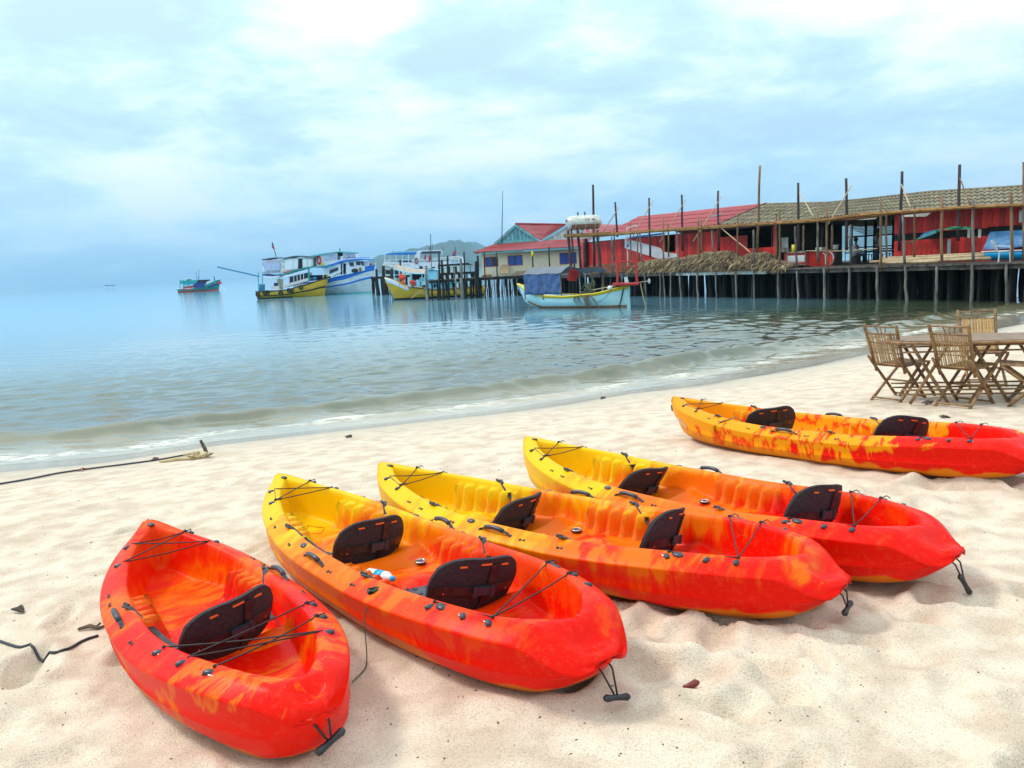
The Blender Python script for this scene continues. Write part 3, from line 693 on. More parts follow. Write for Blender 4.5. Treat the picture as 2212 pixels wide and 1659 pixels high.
def make_kayak(name_label, k, hull_mesh, hm, apx, bpx, cols, opts):
    ga, gb = .80, .83
    for _ in range(3):
        A = atz(*apx, ga+.415); B = atz(*bpx, gb+opts.get('bh', .27)); ga = gzs(A.x, A.y); gb = gzs(B.x, B.y)
    d = (B-A); d.z = 0; L = k.L; mid = (A+B)/2; yaw = math.atan2(d.y, d.x)
    d.normalize()
    p1 = mid-d*L*.2; p2 = mid+d*L*.2; z1 = gzs(p1.x, p1.y); z2 = gzs(p2.x, p2.y)
    pitch = -math.atan2(z2-z1, L*.4)
    loc = mid-d*L/2; c, s_ = math.cos(-pitch), math.sin(-pitch)
    loc.z = (z1+z2)/2 - L/2*math.tan(-pitch) - .012 + opts.get('dz', 0)
    KAY[name_label] = (loc.copy(), yaw, L)
    t = thing('kayak', name_label, 'kayak', loc, (R(opts.get('roll', 0)), pitch, yaw), 'sit-on-top kayaks drawn up on the sand')
    hull = link('hull', hull_mesh.copy(), t); hull.data.materials.clear(); hull.data.materials.append(hm)
    # rivet pairs on the rim
    fit = {}
    def small(nm, mk, m, loc_, rot=(0, 0, 0), par=None):
        key = nm
        if key not in SM: SM[key] = mk().mesh(nm, m, True)
        o_ = link(nm, SM[key], par or t); o_.location = loc_; o_.rotation_euler = rot; return o_
    def rivets():
        mb = MB(); mb.ball((-.014, 0, .004), .010, 8, (1, 1, .7)); mb.ball((.014, 0, .004), .010, 8, (1, 1, .7)); mb.box((0, 0, .003), (.022, .009, .006)); return mb
    def eye():
        mb = MB(); mb.ball((0, 0, .005), .019, 10, (1.5, .85, .55)); mb.box((0, 0, .001), (.05, .024, .004)); return mb
    def eyering():
        mb = MB(); mb.ring((.018, 0, .004), .022, .0028, 'Z', 14, 5); return mb
    def disc():
        mb = MB(); mb.ball((0, 0, .0), .028, 12, (1.35, .8, .45)); mb.ring((0, 0, .004), .022, .003, 'Z', 14, 5, Matrix.Diagonal((1.35, .8, 1))); return mb
    tilt = .25
    for s in opts['rivets']:
        for sd_ in (-1, 1):
            small('rivet', rivets, 'black', k.rimp(s, sd_, .38)+Vector((0, 0, .002)), (-tilt*sd_, 0, -sd_*.12 if s > .5 else sd_*.25))
    eyes = {}
    for s in opts['eyes']:
        for sd_ in (-1, 1):
            p = k.rimp(s, sd_, .62)+Vector((0, 0, .003)); rz = (math.atan2(-1, 0) if sd_ > 0 else math.pi/2)+random.uniform(-.9, .9)
            o_ = small('pad_eye', eye, 'greyplastic', p, (-tilt*sd_*.4, 0, rz)); eyes[(s, sd_)] = p
            small('ring', eyering, 'steel', (0, 0, 0), (0, 0, 0), o_)
    for s in opts.get('screws', []):
        for sd_ in (-1, 1): small('drain_disc', disc, 'greyplastic', k.rimp(s, sd_, .75)+Vector((0, 0, .004)), (-tilt*sd_*.3, 0, .2*sd_))
    # hatch oval at the far tip
    small('tip_cap', lambda: MB().ball((0, 0, 0), .026, 12, (1.5, .8, .35)), 'black', Vector((.055*L*.52, 0, float(k.zr(.03))+.010)), (0, -.05, 0))
    # bungee cords
    for zig in opts['bungee']:
        mb = MB(); pts = []
        for (s, sd_) in zig: pts.append(k.rimp(s, sd_, .8)+Vector((0, 0, .012)))
        for a, b in zip(pts[:-1], pts[1:]): mb.tube(curve(a, b, random.uniform(.0, .012), 5), .0035, 5)
        mb.ball(pts[0], .013, 6); mb.ball(pts[-1], .009, 6)
        mb.tube([pts[0], pts[0]+Vector((.02, .03, .012)), pts[0]+Vector((.045, .02, .004))], .0032, 5)
        mb.build('bungee_cord', 'cord', t, True)
    # side handles
    for s, sides in opts['handles']:
        for sd_ in sides:
            hp = k.rimp(s, sd_, .4); a = k.rimp(s-.035*3.4/L, sd_, .45); b = k.rimp(s+.035*3.4/L, sd_, .45)
            lift = opts.get('lift', .035)
            arc = [a.lerp(b, i/10)+Vector((0, sd_*.012*math.sin(math.pi*i/10), lift*math.sin(math.pi*i/10)**.7+.004)) for i in range(11)]
            g = MB(); g.tube(arc[2:9], .0135, 8); gp = g.build('side_handle', 'greyplastic', t, True)
            st = MB(); ribbon(st, arc, .020); st.ball(a+Vector((0, 0, .006)), .013, 8, (1.2, 1.2, .6)); st.ball(b+Vector((0, 0, .006)), .013, 8, (1.2, 1.2, .6)); st.build('strap', 'black', gp)
    # seats
    for i, (s, lean, roll, twist, up) in enumerate(opts['seats']):
        seat_back(t, k, s, lean, roll, twist, up)
        zs_ = float(k.zk(s))+.2
        for sd_ in (-1, 1):
            if (i, sd_) in opts.get('nostrap', []): continue
            fs = opts.get('fwd', .10)*3.4/L
            a = Vector((s*L-.02, sd_*.21, zs_)); b = k.rimp(s-fs, sd_, .9)+Vector((0, 0, .01))
            mb = MB(); mid_ = a.lerp(b, .5)+Vector((0, -sd_*.02, -.045)); pts = [a, a.lerp(mid_, .5)+Vector((0, 0, -.012)), mid_, mid_.lerp(b, .5)+Vector((0, 0, -.004)), b, b+Vector((-.03, sd_*.02, .006))]
            ribbon(mb, pts, .026, .004); mb.box(mid_.lerp(b, .45), (.045, .03, .014), rz=.4*sd_); mb.tube([b+Vector((-.02, 0, .004)), b+Vector((-.055, sd_*.01, .008))], .009, 6)
            mb.build('seat_strap', 'black', t)
    # scupper / hatch disc in the cockpit
    for s in opts.get('hatch', []):
        z = float(k.zr(s)-k.depth(np.array([s]), np.array([0.0]))[0])
        mb = MB(); mb.ball((0, 0, 0), .105, 20, (1.15, .95, .17)); mb.ring((0, 0, .006), .098, .009, 'Z', 22, 6, Matrix.Diagonal((1.15, .95, 1)))
        for a in range(4): mb.box((.06*math.cos(a*1.57+.5), .05*math.sin(a*1.57+.5), .014), (.035, .012, .012), rz=a*1.57)
        o_ = mb.build('hatch_cover', 'greyplastic', t, True); o_.location = (s*L, opts.get('hy', -.06), z+.012)
    for (s, y) in opts.get('footdisc', []):
        z = float(k.zr(s)-k.depth(np.array([s]), np.array([y]))[0]); o_ = small('drain_disc', disc, 'greyplastic', (s*L, y, z+.012), (0, 0, .3)); link('ring', MB().ring((0, 0, .008), .03, .0035).mesh('ring', 'steel', True), o_)
    # moulded diamond on the far footwell floor
    if opts.get('diamond', True):
        s = opts.get('ds', .165); z = float(k.zr(s)-k.depth(np.array([s]), np.array([0.0]))[0])
        P4 = []
        for (dx, dy) in ((-.10, 0), (0, .075), (.10, 0), (0, -.075), (-.10, 0)):
            xx = s*L+dx; zz = float(k.zr(xx/L)-k.depth(np.array([xx/L]), np.array([float(dy)]))[0]); P4.append(Vector((xx, dy, zz+.002)))
        mb = MB()
        for a, b in zip(P4[:-1], P4[1:]): mb.tube([a, b], .007, 6, flat=.6)
        o_ = mb.build('moulded_diamond', None, t, True); o_.data.materials.append(hm)
    # carry toggle hanging from the nose
    tx, tz = L+.015, float(k.zr(1.0))-.07
    mb = MB(); drop = opts.get('drop', (.03, .02, -.11)); q = Vector((tx, 0, tz))+Vector(drop)
    for dy in (-.03, .03): mb.tube([Vector((L-.05, dy, tz+.05)), Vector((tx+.005, dy*.9, tz-.0)), q+Vector((0, dy*.15, 0))], .0042, 6)
    o_ = mb.build('toggle_cord', 'cord', t, True)
    tg = MB(); ta = R(opts.get('ta', 25)); dr = Vector((math.sin(ta)*.25, math.cos(ta), opts.get('tz', -.25))).normalized()
    tg.tube([q-dr*.062, q-dr*.05, q-dr*.018, q+dr*.018, q+dr*.05, q+dr*.062], [.010, .016, .012, .012, .016, .010], 8)
    tg.build('carry_toggle', 'black', o_, True)
    # far toggle end just showing
    if opts.get('fartog'):
        mb = MB(); mb.tube([(-.03, .0, .33), (-.07, .05, .27)], .012, 6); mb.build('far_toggle', 'black', t, True)
    return t
SM = {}
K2S = Kayak(3.33, .93, (.43, .73))
K2M = K2S.mesh('hull')
K1S = Kayak(2.50, .88, (.585,), .06, 1.95, .04)
K1M = K1S.mesh('hull')
far_bungee = [[(.055, -1), (.055, 1), (.125, -1), (.055, -1)], [(.125, -1), (.125, 1)]]
base = dict(rivets=[.20, .245, .345, .52, .60], eyes=[.075, .135, .785, .845, .885], screws=[.385, .80], handles=[(.455, (-1, 1))],
            hatch=[.62], footdisc=[(.50, .16)], seats=[(.425, 12, 0, 4, 0), (.725, 10, 0, -3, 0)],
            bungee=[[(.075, 1), (.135, -1), (.075, -1), (.135, 1)], [(.135, -1), (.135, 1)], [(.785, 1), (.885, -1)], [(.845, 1), (.885, -1), (.785, -1)]])
KL = 3.33
t2 = make_kayak('yellow to red two-seat kayak second from the left, with a bottle in it', K2S, K2M,
    kayak_mat('kayak_plastic_second', KL, [(.0, YE), (.20, YE), (.30, YO), (.46, OR), (.60, OR), (.66, RO), (.80, RO), (.86, RE), (1, RE)], 1.0, .24), (598, 1024), (1318, 1400), None,
    dict(base, seats=[(.397, 8, -4, 3, -.015), (.715, 12, -9, -10, .03)]))
t3 = make_kayak('yellow to red two-seat kayak in the middle of the five', K2S, K2M,
    kayak_mat('kayak_plastic_middle', KL, [(.0, YE), (.26, YE), (.42, YO), (.56, OR), (.70, OR), (.76, RO), (.86, RE), (1, RE)], 2.3, .28), (823, 1001), (1820, 1236), None,
    dict(base, seats=[(.378, 16, -4, 6, -.02), (.70, 6, -12, 10, .015)], ta=-20, tz=.1, hatch=[.35], hy=.02, drop=(.0, .05, -.09)))
t4 = make_kayak('yellow to red two-seat kayak second from the right', K2S, K2M,
    kayak_mat('kayak_plastic_fourth', KL, [(.0, YE), (.24, YE), (.34, YO), (.46, OR), (.68, OR), (.74, RO), (.84, RE), (1, RE)], 4.1, .22), (1131, 944), (2083, 1178), None,
    dict(base, seats=[(.352, 22, -10, 3, -.01), (.762, 2, -10, -6, .03)], ta=60, tz=-.9, drop=(.04, .0, -.10)))
t5 = make_kayak('orange kayak blotched with red, farthest right and nearest the bamboo chairs', K2S, K2M,
    kayak_mat('kayak_plastic_fifth', KL, [(.0, YO), (.26, YO), (.33, RE), (.40, YO), (.50, YO), (.55, RE), (.60, YO), (.68, YO), (.74, RE), (1, RE)], 5.2, .28, (.70, .22, .005)), (1432, 857), (2312, 975), None,
    dict(base, seats=[(.335, 14, 4, -38, .03), (.685, 10, -12, -30, .03)], diamond=False, hatch=[], fartog=True))
t1 = make_kayak('small one-seat kayak all in red and orange, leftmost of the five', K1S, K1M,
    kayak_mat('kayak_plastic_first', 2.56, [(.0, (.78, .075, .004)), (.16, RE), (.28, RO), (.38, OR), (.44, RO), (.58, RE), (.72, RE), (.80, OR), (.86, RE), (1, RE)], 8.1, .22), (322, 1124), (684, 1558), None,
    dict(rivets=[.30, .345, .56], eyes=[.10, .18, .66, .745, .82], screws=[], handles=[(.43, (-1, 1))], hatch=[], diamond=False, lift=.03, fwd=.12,
         seats=[(.588, 10, 5, 14, .02)], bungee=[[(.10, 1), (.18, -1), (.18, 1), (.10, -1), (.10, 1)], [(.66, 1), (.745, -1), (.82, 1), (.66, -1)], [(.745, 1), (.82, -1)]],
         ta=-35, tz=.25, drop=(-.01, .03, -.09), bh=.20, dz=-.01))
# bow decal on the fifth kayak
dk = K2S; mb = MB()
for i in range(6): mb.box((.20+.028*i, -float(dk.w((.20+.028*i)/3.4))*.985-.002, .245-.012*i), (.018, .004, .022), rz=-.55)
mb.build('bow_decal', 'pvc', t5)
# webbing strap flung over the near rim of the fifth kayak
mb = MB(); s = .235; a = dk.rimp(s+.04, -1, .95); ribbon(mb, [a+Vector((.1, .10, -.06)), a+Vector((.02, .03, .02)), dk.rimp(s+.02, -1, .5)+Vector((0, 0, .012)), dk.rimp(s, -1, .05)+Vector((0, -.004, -.01)), dk.rimp(s, -1, -.05)+Vector((-.02, -.004, -.10))], .03); mb.build('loose_strap', 'black', t5)
# things inside the second kayak: bottle, green twine
loc, yaw, L = KAY['yellow to red two-seat kayak second from the left, with a bottle in it']
def k2w(x, y, z): return Vector((loc.x+x*math.cos(yaw)-y*math.sin(yaw), loc.y+x*math.sin(yaw)+y*math.cos(yaw), loc.z+z))
p = k2w(.545*L, -.17, .225)
bt = thing('bottle', 'clear plastic bottle with a blue label lying in the second kayak from the left', 'bottle', p, (0, R(84), yaw+.15))
MB().tube([(0, 0, -.11), (0, 0, -.105), (0, 0, .05), (0, 0, .075), (0, 0, .09)], [.02, .031, .031, .02, .013], 14).build('bottle_body', 'whiteplastic', bt, True)
MB().tube([(0, 0, -.035), (0, 0, .03)], .0318, 14).build('label_band', 'cyan', bt, True); MB().tube([(0, 0, .09), (0, 0, .108)], .014, 10).build('cap', 'cyan', bt, True)
mb = MB(); a = k2w(.655*L, -.40, .315)
for i in range(5): mb.tube([a+Vector((random.uniform(-.03, .03), random.uniform(-.02, .02), random.uniform(0, .02))) for _ in range(6)], .005, 5)
g0 = k2w(.665*L, -.475, .22); g1 = k2w(.69*L, -.52, .0); g1.z = gz(g1.x, g1.y)+.012; g2 = k2w(.73*L, -.66, 0); g2.z = gz(g2.x, g2.y)+.012
mb.tube(smooth([a, k2w(.665*L, -.45, .275), g0, g0.lerp(g1, .5)+Vector((.005, -.02, -.01)), g1, g1.lerp(g2, .5)+Vector((.02, 0, .004)), g2]), .0028, 5)
tag(mb.build('twine', 'twine', None, True), 'dark green twine knotted on the rim and trailing down to the sand', 'twine')

# ------------------------------------------------------------------ small things on the sand
def on_sand(px, py, h=0.0):
    z = .6
    for _ in range(6): p = atz(px, py, z+h); z = gz(p.x, p.y)
    return Vector((p.x, p.y, z+h))
mb = MB(); pts = [on_sand(*q, .015) for q in [(-60, 1055), (0, 1045), (60, 1035), (130, 1021), (200, 1011), (280, 1001), (345, 992), (395, 983)]]
mb.tube(smooth(pts), .011, 7); tag(mb.build('black_hose', 'blackrope', None, True), 'long black hose lying along the wet sand by the water', 'hose')
a = on_sand(450, 990, -.08); tag(MB().tube([a, a+Vector((-.02, -.02, .13)), a+Vector((-.06, -.03, .25))], [.024, .024, .018], 7).build('driftwood_stake', 'wood2'), 'short dark stake leaning out of the sand beside the rope tangle', 'stake')
mb = MB()
pts = [on_sand(*q, .015) for q in [(345, 997), (365, 995), (385, 992), (410, 991), (430, 989), (442, 984), (436, 978)]]; mb.tube(pts, [.012, .02, .03, .014, .02, .05, .03], 7)
pts = [on_sand(*q, .015) for q in [(395, 983), (415, 979), (432, 977)]]; mb.tube(pts, .018, 6)
for i in range(14): c = on_sand(436+random.uniform(-12, 8), 985+random.uniform(-4, 4), .02); mb.tube([c, c+Vector((random.uniform(-.1, .1), random.uniform(-.1, .1), random.uniform(0, .04))), c+Vector((random.uniform(-.12, .12), random.uniform(-.1, .1), 0))], .008, 5)
tag(mb.build('rope_tangle', 'rope', None, True), 'frayed pale rope tangled at the end of the black hose', 'rope')
mb = MB(); pts = [on_sand(*q, .009) for q in [(-40, 1370), (0, 1384), (30, 1394), (60, 1408), (100, 1416), (140, 1402), (175, 1385), (212, 1372)]]; pts = smooth(pts)
for p in pts: p.z = gz(p.x, p.y)+.006
mb.tube(pts, .0075, 6)
tag(mb.build('black_cable', 'blackrope', None, True), 'thin black cable curving from the left edge to the red kayak', 'cable')
mb = MB(); c = on_sand(205, 1357, .01); mb.tube([c+Vector((-.09, 0, 0)), c+Vector((-.03, .01, .01)), c+Vector((.02, .0, .0)), c+Vector((.06, .02, .006))], [.007, .012, .009, .004], 6); mb.tube([c, c+Vector((.01, .04, .01))], .006, 5)
tag(mb.build('black_twig', 'wood2'), 'knobbly black twig beside the left side of the red kayak', 'twig')
c = on_sand(1493, 1480, .012); tag(MB().tube([c+Vector((-.035, -.01, 0)), c, c+Vector((.022, .012, .003)), c+Vector((.036, .016, .002))], [.006, .014, .016, .008], 9).build('red_shell', 'shell', None, True), 'small dark red shell on the open sand in the foreground', 'shell')
def crumb(px, py, sz, lab, cat, m='debris', n=4):
    c = on_sand(px, py, sz*.3); mb = MB(); rd = random.Random(px)
    for i in range(n):
        a = rd.uniform(0, 3.14); v = Vector((math.cos(a), math.sin(a)*.5, rd.uniform(0, .25)))*sz; o_ = Vector((rd.uniform(-1, 1), rd.uniform(-1, 1), 0))*sz*.7
        mb.tube([c+o_-v, c+o_+Vector((0, 0, sz*.2)), c+o_+v], [sz*.12, sz*.28, sz*.1], 5)
    return tag(mb.build(cat.replace(' ', '_'), m), lab, cat)
crumb(755, 943, .05, 'dry weed scrap near the wet sand above the yellow kayaks', 'weed scrap')
crumb(1300, 858, .06, 'dark weed scrap on the sandbar left of the farthest kayak', 'weed scrap')
crumb(2005, 905, .05, 'small dark shell lying below the nearest bamboo chair', 'beach shell', 'shell', 2) if False else crumb(2003, 870, .06, 'brown coconut scrap lying between the two front bamboo chairs', 'husk scrap', 'wood2', 3)
crumb(181, 1014, .06, 'red-brown leaf caught on the black hose', 'dry leaf', 'shell', 2)
crumb(332, 992, .06, 'red-brown scrap on the wet sand above the hose', 'shell scrap', 'shell', 2)
crumb(37, 1318, .05, 'dark weed scrap on the dry sand at the left edge', 'weed scrap', 'debris', 3)
crumb(575, 1345, .04, 'dark stick between the red kayak and its yellow neighbour', 'stick', 'wood2', 2)
crumb(2035, 900, .045, 'string of dark weed behind the farthest right kayak', 'weed scrap', 'debris', 5)
# countless specks: weed crumbs, shell grit and pebbles
mb = MB(); rd = random.Random(5)
def speck(x, y, s):
    z = gz_fast(x, y); a = rd.uniform(0, 3.14); u = Vector((math.cos(a), math.sin(a), 0))*s*rd.uniform(1, 2.4); v = Vector((-math.sin(a), math.cos(a), 0))*s
    c = Vector((x, y, z+s*.1)); mb.add([c+u, c+v, c-u, c-v, c+Vector((0, 0, s*.8)), c-Vector((0, 0, s*.6))], [(0, 1, 4), (1, 2, 4), (2, 3, 4), (3, 0, 4)])
pts = []
for i in range(900): pts.append((rd.uniform(-6, 7), rd.uniform(1.5, 9), rd.uniform(.0015, .004)))
for cxx, cyy, rx, ry, nn in ((.2, 7.2, .6, .35, 160), (-3.2, 5.2, 1.4, .4, 120), (-2.6, 2.9, .35, .5, 70), (3.6, 7.9, 1.6, .25, 90), (-3.5, 7.4, 2.5, .2, 120), (1.2, 2.4, 1.2, .5, 80), (-.4, 3.0, .5, .3, 50)):
    for i in range(nn): pts.append((rd.gauss(cxx, rx), rd.gauss(cyy, ry), rd.uniform(.0015, .0055)))
PX = np.array([p[0] for p in pts]); PY = np.array([p[1] for p in pts]); PZ = sand_z(PX.copy(), PY.copy()); _z = dict(((p[0], p[1]), z) for p, z in zip(pts, PZ))
def gz_fast(x, y): return float(_z[(x, y)])
for p in pts: speck(*p)
mb.build('beach_debris', 'debris', kind='stuff')

# ------------------------------------------------------------------ bamboo chairs and table
def bam(mb, a, b, r, nodes=3):
    a, b = Vector(a), Vector(b); pts = []; rr = []
    for i in range(nodes*2+1):
        t = i/(nodes*2); pts.append(a.lerp(b, t)); rr.append(r*(1.13 if i % 2 == 1 else .97))
    mb.tube(pts, rr, 8); return mb
def make_chair(label, loc, yaw, cane, group):
    t = thing('bamboo_chair', label, 'chair', loc, (0, 0, yaw), group); h = .21      # faces +x
    for sd_ in (-1, 1):
        y = sd_*h
        bam(MB(), (-.33, y, .56), (.20, y*.98, 0), .017).build('front_leg', 'bamboo', t, True)
        bam(MB(), (.27, y*.85, .445), (-.30, y*.9, 0), .017).build('rear_leg', 'bamboo', t, True)
        bam(MB(), (-.40, y*1.04, .95), (-.19, y*.92, .36), .018, 4).build('backrest_post', 'bamboo', t, True)
    def bx(z): u = (.95-z)/(.95-.36); return -.40+.21*u
    for z, r_ in ((.925, .010), (.835, .010), (.725, .007), (.60, .007), (.44, .010)):
        bam(MB(), (bx(z), -h*.99, z), (bx(z), h*.99, z), r_, 2).build('cross_rail', 'bamboo', t, True)
    for i in range(3): bam(MB(), (bx(.835), -.04+.04*i, .835), (bx(.925), -.07+.07*i, .925), .006, 1).build('spindle', 'bamboo', t, True)
    n = 22; sm = None
    for i in range(n):
        y = -h*.86+2*h*.86*i/(n-1)
        z0 = .44; z1 = .835
        mb = MB(); mb.tube([(bx(z0)+.006, 0, z0), (bx(z1)+.006, 0, z1)], .0062 if cane == 'cane' else .0085, 5) if sm is None else None
        if sm is None: sm = mb.mesh('cane_slat', cane)
        o_ = link('cane_slat', sm, t); o_.location = (random.uniform(-.003, .003), y, random.uniform(-.008, .0)) ; o_.rotation_euler = (random.uniform(-.012, .012), 0, 0)
    sm = MB().tube([(-.16, 0, 0), (.28, 0, 0)], .009, 6).mesh('seat_slat', 'bamboo')
    for i in range(13):
        o_ = link('seat_slat', sm, t); o_.location = (0, -h*.88+2*h*.88*i/12, .448); o_.rotation_euler = (0, R(-3), 0)
    for (x, z) in ((-.24, .462), (.25, .455), (.16, .045), (-.26, .045), (.0, .235)): bam(MB(), (x, -h*.92, z), (x, h*.92, z), .011, 2).build('stretcher', 'bamboo', t, True)
    return t
def between(px1, px2): a = on_sand(*px1); b = on_sand(*px2); return a, b
cg_ = 'folding bamboo chairs around the beach table'
def chair_at(bl, br, fl, label, cane):      # rear-foot far side, rear-foot near side, front-foot far side
    a = on_sand(*bl); b = on_sand(*br); c = on_sand(*fl)
    side = (b-a); side.z = 0; fwd = Vector((-side.y, side.x, 0)).normalized()
    if fwd.dot(c-a) < 0: fwd = -fwd
    ctr = (a+b)/2+fwd*.28; yaw = math.atan2(fwd.y, fwd.x); z = (a.z+b.z)/2-.012
    return make_chair(label, Vector((ctr.x, ctr.y, z)), yaw, cane, cg_)
ch1 = chair_at((1880, 864), (1946, 870), (1938, 860), 'bamboo chair at the left end of the table, back to the sea', 'cane')
ch2 = chair_at((2018, 877), (2097, 884), (2090, 870), 'bamboo chair standing in front of the table, back to the kayaks', 'cane')
def chair_free(px, py, yawdeg, label, cane):
    p = on_sand(px, py); return make_chair(label, p-Vector((0, 0, .01)), R(yawdeg), cane, cg_)
cc = on_sand(2125, 833); make_chair('bamboo chair behind the table, its solid orange back towards the sea', cc-Vector((0, 0, .01)), R(-105), 'cane2', cg_)
cc = on_sand(2222, 872); make_chair('bamboo chair cut by the right edge of the photo', cc-Vector((0, 0, .01)), R(150), 'cane', cg_)
tc_ = on_sand(2120, 862); tb = thing('bamboo_table', 'long oval bamboo table on crossed legs among the chairs', 'table', tc_, (0, 0, R(-14)))
TL, TW = 1.0, .38
sm_n = 22
for i in range(sm_n):
    y = -TW+2*TW*(i+.5)/sm_n; hw = TL*(1-(abs(y)/TW)**2.6)**.5*.98+.03
    MB().box((0, y, .722), (2*hw, 2*TW/sm_n-.004, .014)).build('tabletop_slat', 'tabletop', tb)
rim = [Vector((TL*1.02*math.copysign(abs(math.cos(a))**.75, math.cos(a)), TW*1.05*math.copysign(abs(math.sin(a))**.75, math.sin(a)), .705)) for a in [2*math.pi*i/40 for i in range(41)]]
MB().tube(rim, .019, 7).build('table_rim', 'bamboo', tb, True)
for y in (-.26, .26):
    for z in (.665, .60, .16, .11): bam(MB(), (-.92, y, z), (.92, y, z), .010, 6).build('side_rail', 'bamboo', tb, True)
for x in (-.62, .0, .62):
    for y in (-.26, .26): bam(MB(), (x-.20, y, .0), (x+.20, y, .69), .018, 4).build('leg', 'bamboo', tb, True); bam(MB(), (x+.20, y*1.08, .0), (x-.20, y*1.08, .69), .018, 4).build('leg', 'bamboo', tb, True)
for i in range(7): x = -.8+.26*i; MB().tube([(x, -.3, .675), (x, .3, .675)], .009, 5).build('cross_rail', 'bamboo', tb, True)
# ------------------------------------------------------------------ pier
def sof(p): return (Vector((p.x, p.y, 0))-PP).dot(PD)
rd = random.Random(21)
pr = thing('pier', 'long dark timber pier on many wooden piles, carrying the red restaurant', 'pier', pxyz(0, 0, 0))
DZ = 1.60; S0, S1 = -9.0, 47.0
mb = MB()
s = S0
while s < S1:                                         # deck boards run from front to back
    wd = .24; a = pxyz(s, -.02+rd.uniform(-.06, .06), DZ-.03+rd.uniform(-.006, .006)); b = pxyz(s, 15.0, DZ-.03)
    mb.prism([a-Vector((0, 0, .03)), a+PD*(wd-.02)-Vector((0, 0, .03)), a+PD*(wd-.02)+Vector((0, 0, .03)), a+Vector((0, 0, .03))], b-a); s += wd
mb.build('deck_board', 'deckwood', pr, w=True, kind='stuff')
s = S0; i = 0
while s < S1:                                          # edge beams, butted end to end
    ln = rd.uniform(3.2, 4.6); e2 = min(s+ln, S1); wob = rd.uniform(-.03, .03)
    for k, (off, z) in enumerate(((.10, DZ-.16), (3.2, DZ-.18), (6.4, DZ-.18))):
        a = pxyz(s+.01, off, z+wob*.5); b = pxyz(e2-.01, off, z-wob*.4)
        c = MB().prism([a+Vector((0, 0, -.085)), a+PN*.10+Vector((0, 0, -.085)), a+PN*.10+Vector((0, 0, .085)), a+Vector((0, 0, .085))], b-a)
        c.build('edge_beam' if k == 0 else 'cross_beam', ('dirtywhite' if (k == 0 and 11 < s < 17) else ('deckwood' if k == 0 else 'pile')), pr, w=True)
    s = e2
def pole(mb, a, b, r, wob=.02, n=6, seed=0, taper=.85):
    a, b = Vector(a), Vector(b); k = 5; rr = random.Random(seed); ln = (b-a).length
    pts = [a.lerp(b, i/k)+(Vector((rr.uniform(-1, 1), rr.uniform(-1, 1), 0))*wob if 0 < i < k else Vector()) for i in range(k+1)]
    mb.tube(pts, r, n, r*taper); return mb
def front_pile(px1, py1, px2, py2, r=.10, off=.02, m='pilegrey'):
    T = pier(px1, py1, off); B = pier(px2, py2, off); d = (B-T); B = T+d*((T.z+.7)/max(.1, T.z-B.z))
    T.z = DZ-.05
    pole(MB(), B, T, r*.72*rd.uniform(.9, 1.15), .025, 7, rd.random(), .8).build('pile', m, pr, True, w=True)
for u, du in ((440, 20), (590, 8), (620, 25), (700, 0), (785, 14), (955, 14), (1140, 8), (1340, 10), (1520, 6), (1755, 8), (1945, 10)):
    x1, y1 = c3(u, 1100); x2, y2 = c3(u+du, 1380); front_pile(x1, y1, x2, y2, .085)
for u, du in ((240, 4), (490, -6), (760, 12), (1040, 10), (1350, -5), (1700, -8), (2040, 8), (2330, 4)):
    x1, y1 = c4(u, 1060); x2, y2 = c4(u+du, 1390); front_pile(x1, y1, x2, y2, .10)
for i in range(44):                                    # crowded thin piles in front of the cream house
    u = 848+i*9.4+rd.uniform(-3, 3); x1, y1 = c2(u, 745); x2, y2 = c2(u+rd.uniform(-7, 7), 885); front_pile(x1, y1, x2, y2, .055, rd.choice((0, .1, .8)), rd.choice(('pile', 'pile', 'pilegrey')))
for u in (1300, 1345, 1400, 1460, 1530, 1580, 1640, 1700, 1760, 1820, 1900): x1, y1 = c2(u, 720); x2, y2 = c2(u+rd.uniform(-6, 8), 890); front_pile(x1, y1, x2, y2, .07, rd.choice((0, .5)), rd.choice(('pile', 'pilegrey')))
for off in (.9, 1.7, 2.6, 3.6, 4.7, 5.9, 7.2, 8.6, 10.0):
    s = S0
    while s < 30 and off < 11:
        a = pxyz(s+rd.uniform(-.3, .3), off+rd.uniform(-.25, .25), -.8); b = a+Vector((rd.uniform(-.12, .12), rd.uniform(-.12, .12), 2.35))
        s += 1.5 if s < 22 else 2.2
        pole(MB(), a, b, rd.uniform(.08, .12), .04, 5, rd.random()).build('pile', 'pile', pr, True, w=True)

mb = MB(); s = S0                                       # extra piles, added to darken the gaps under the deck
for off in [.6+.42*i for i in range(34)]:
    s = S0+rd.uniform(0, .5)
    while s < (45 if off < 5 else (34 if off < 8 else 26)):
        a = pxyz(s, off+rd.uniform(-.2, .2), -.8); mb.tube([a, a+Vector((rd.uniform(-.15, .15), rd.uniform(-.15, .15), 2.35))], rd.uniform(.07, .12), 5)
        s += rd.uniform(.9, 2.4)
mb.build('added_pile', 'pile', pr, w=True, kind='stuff')
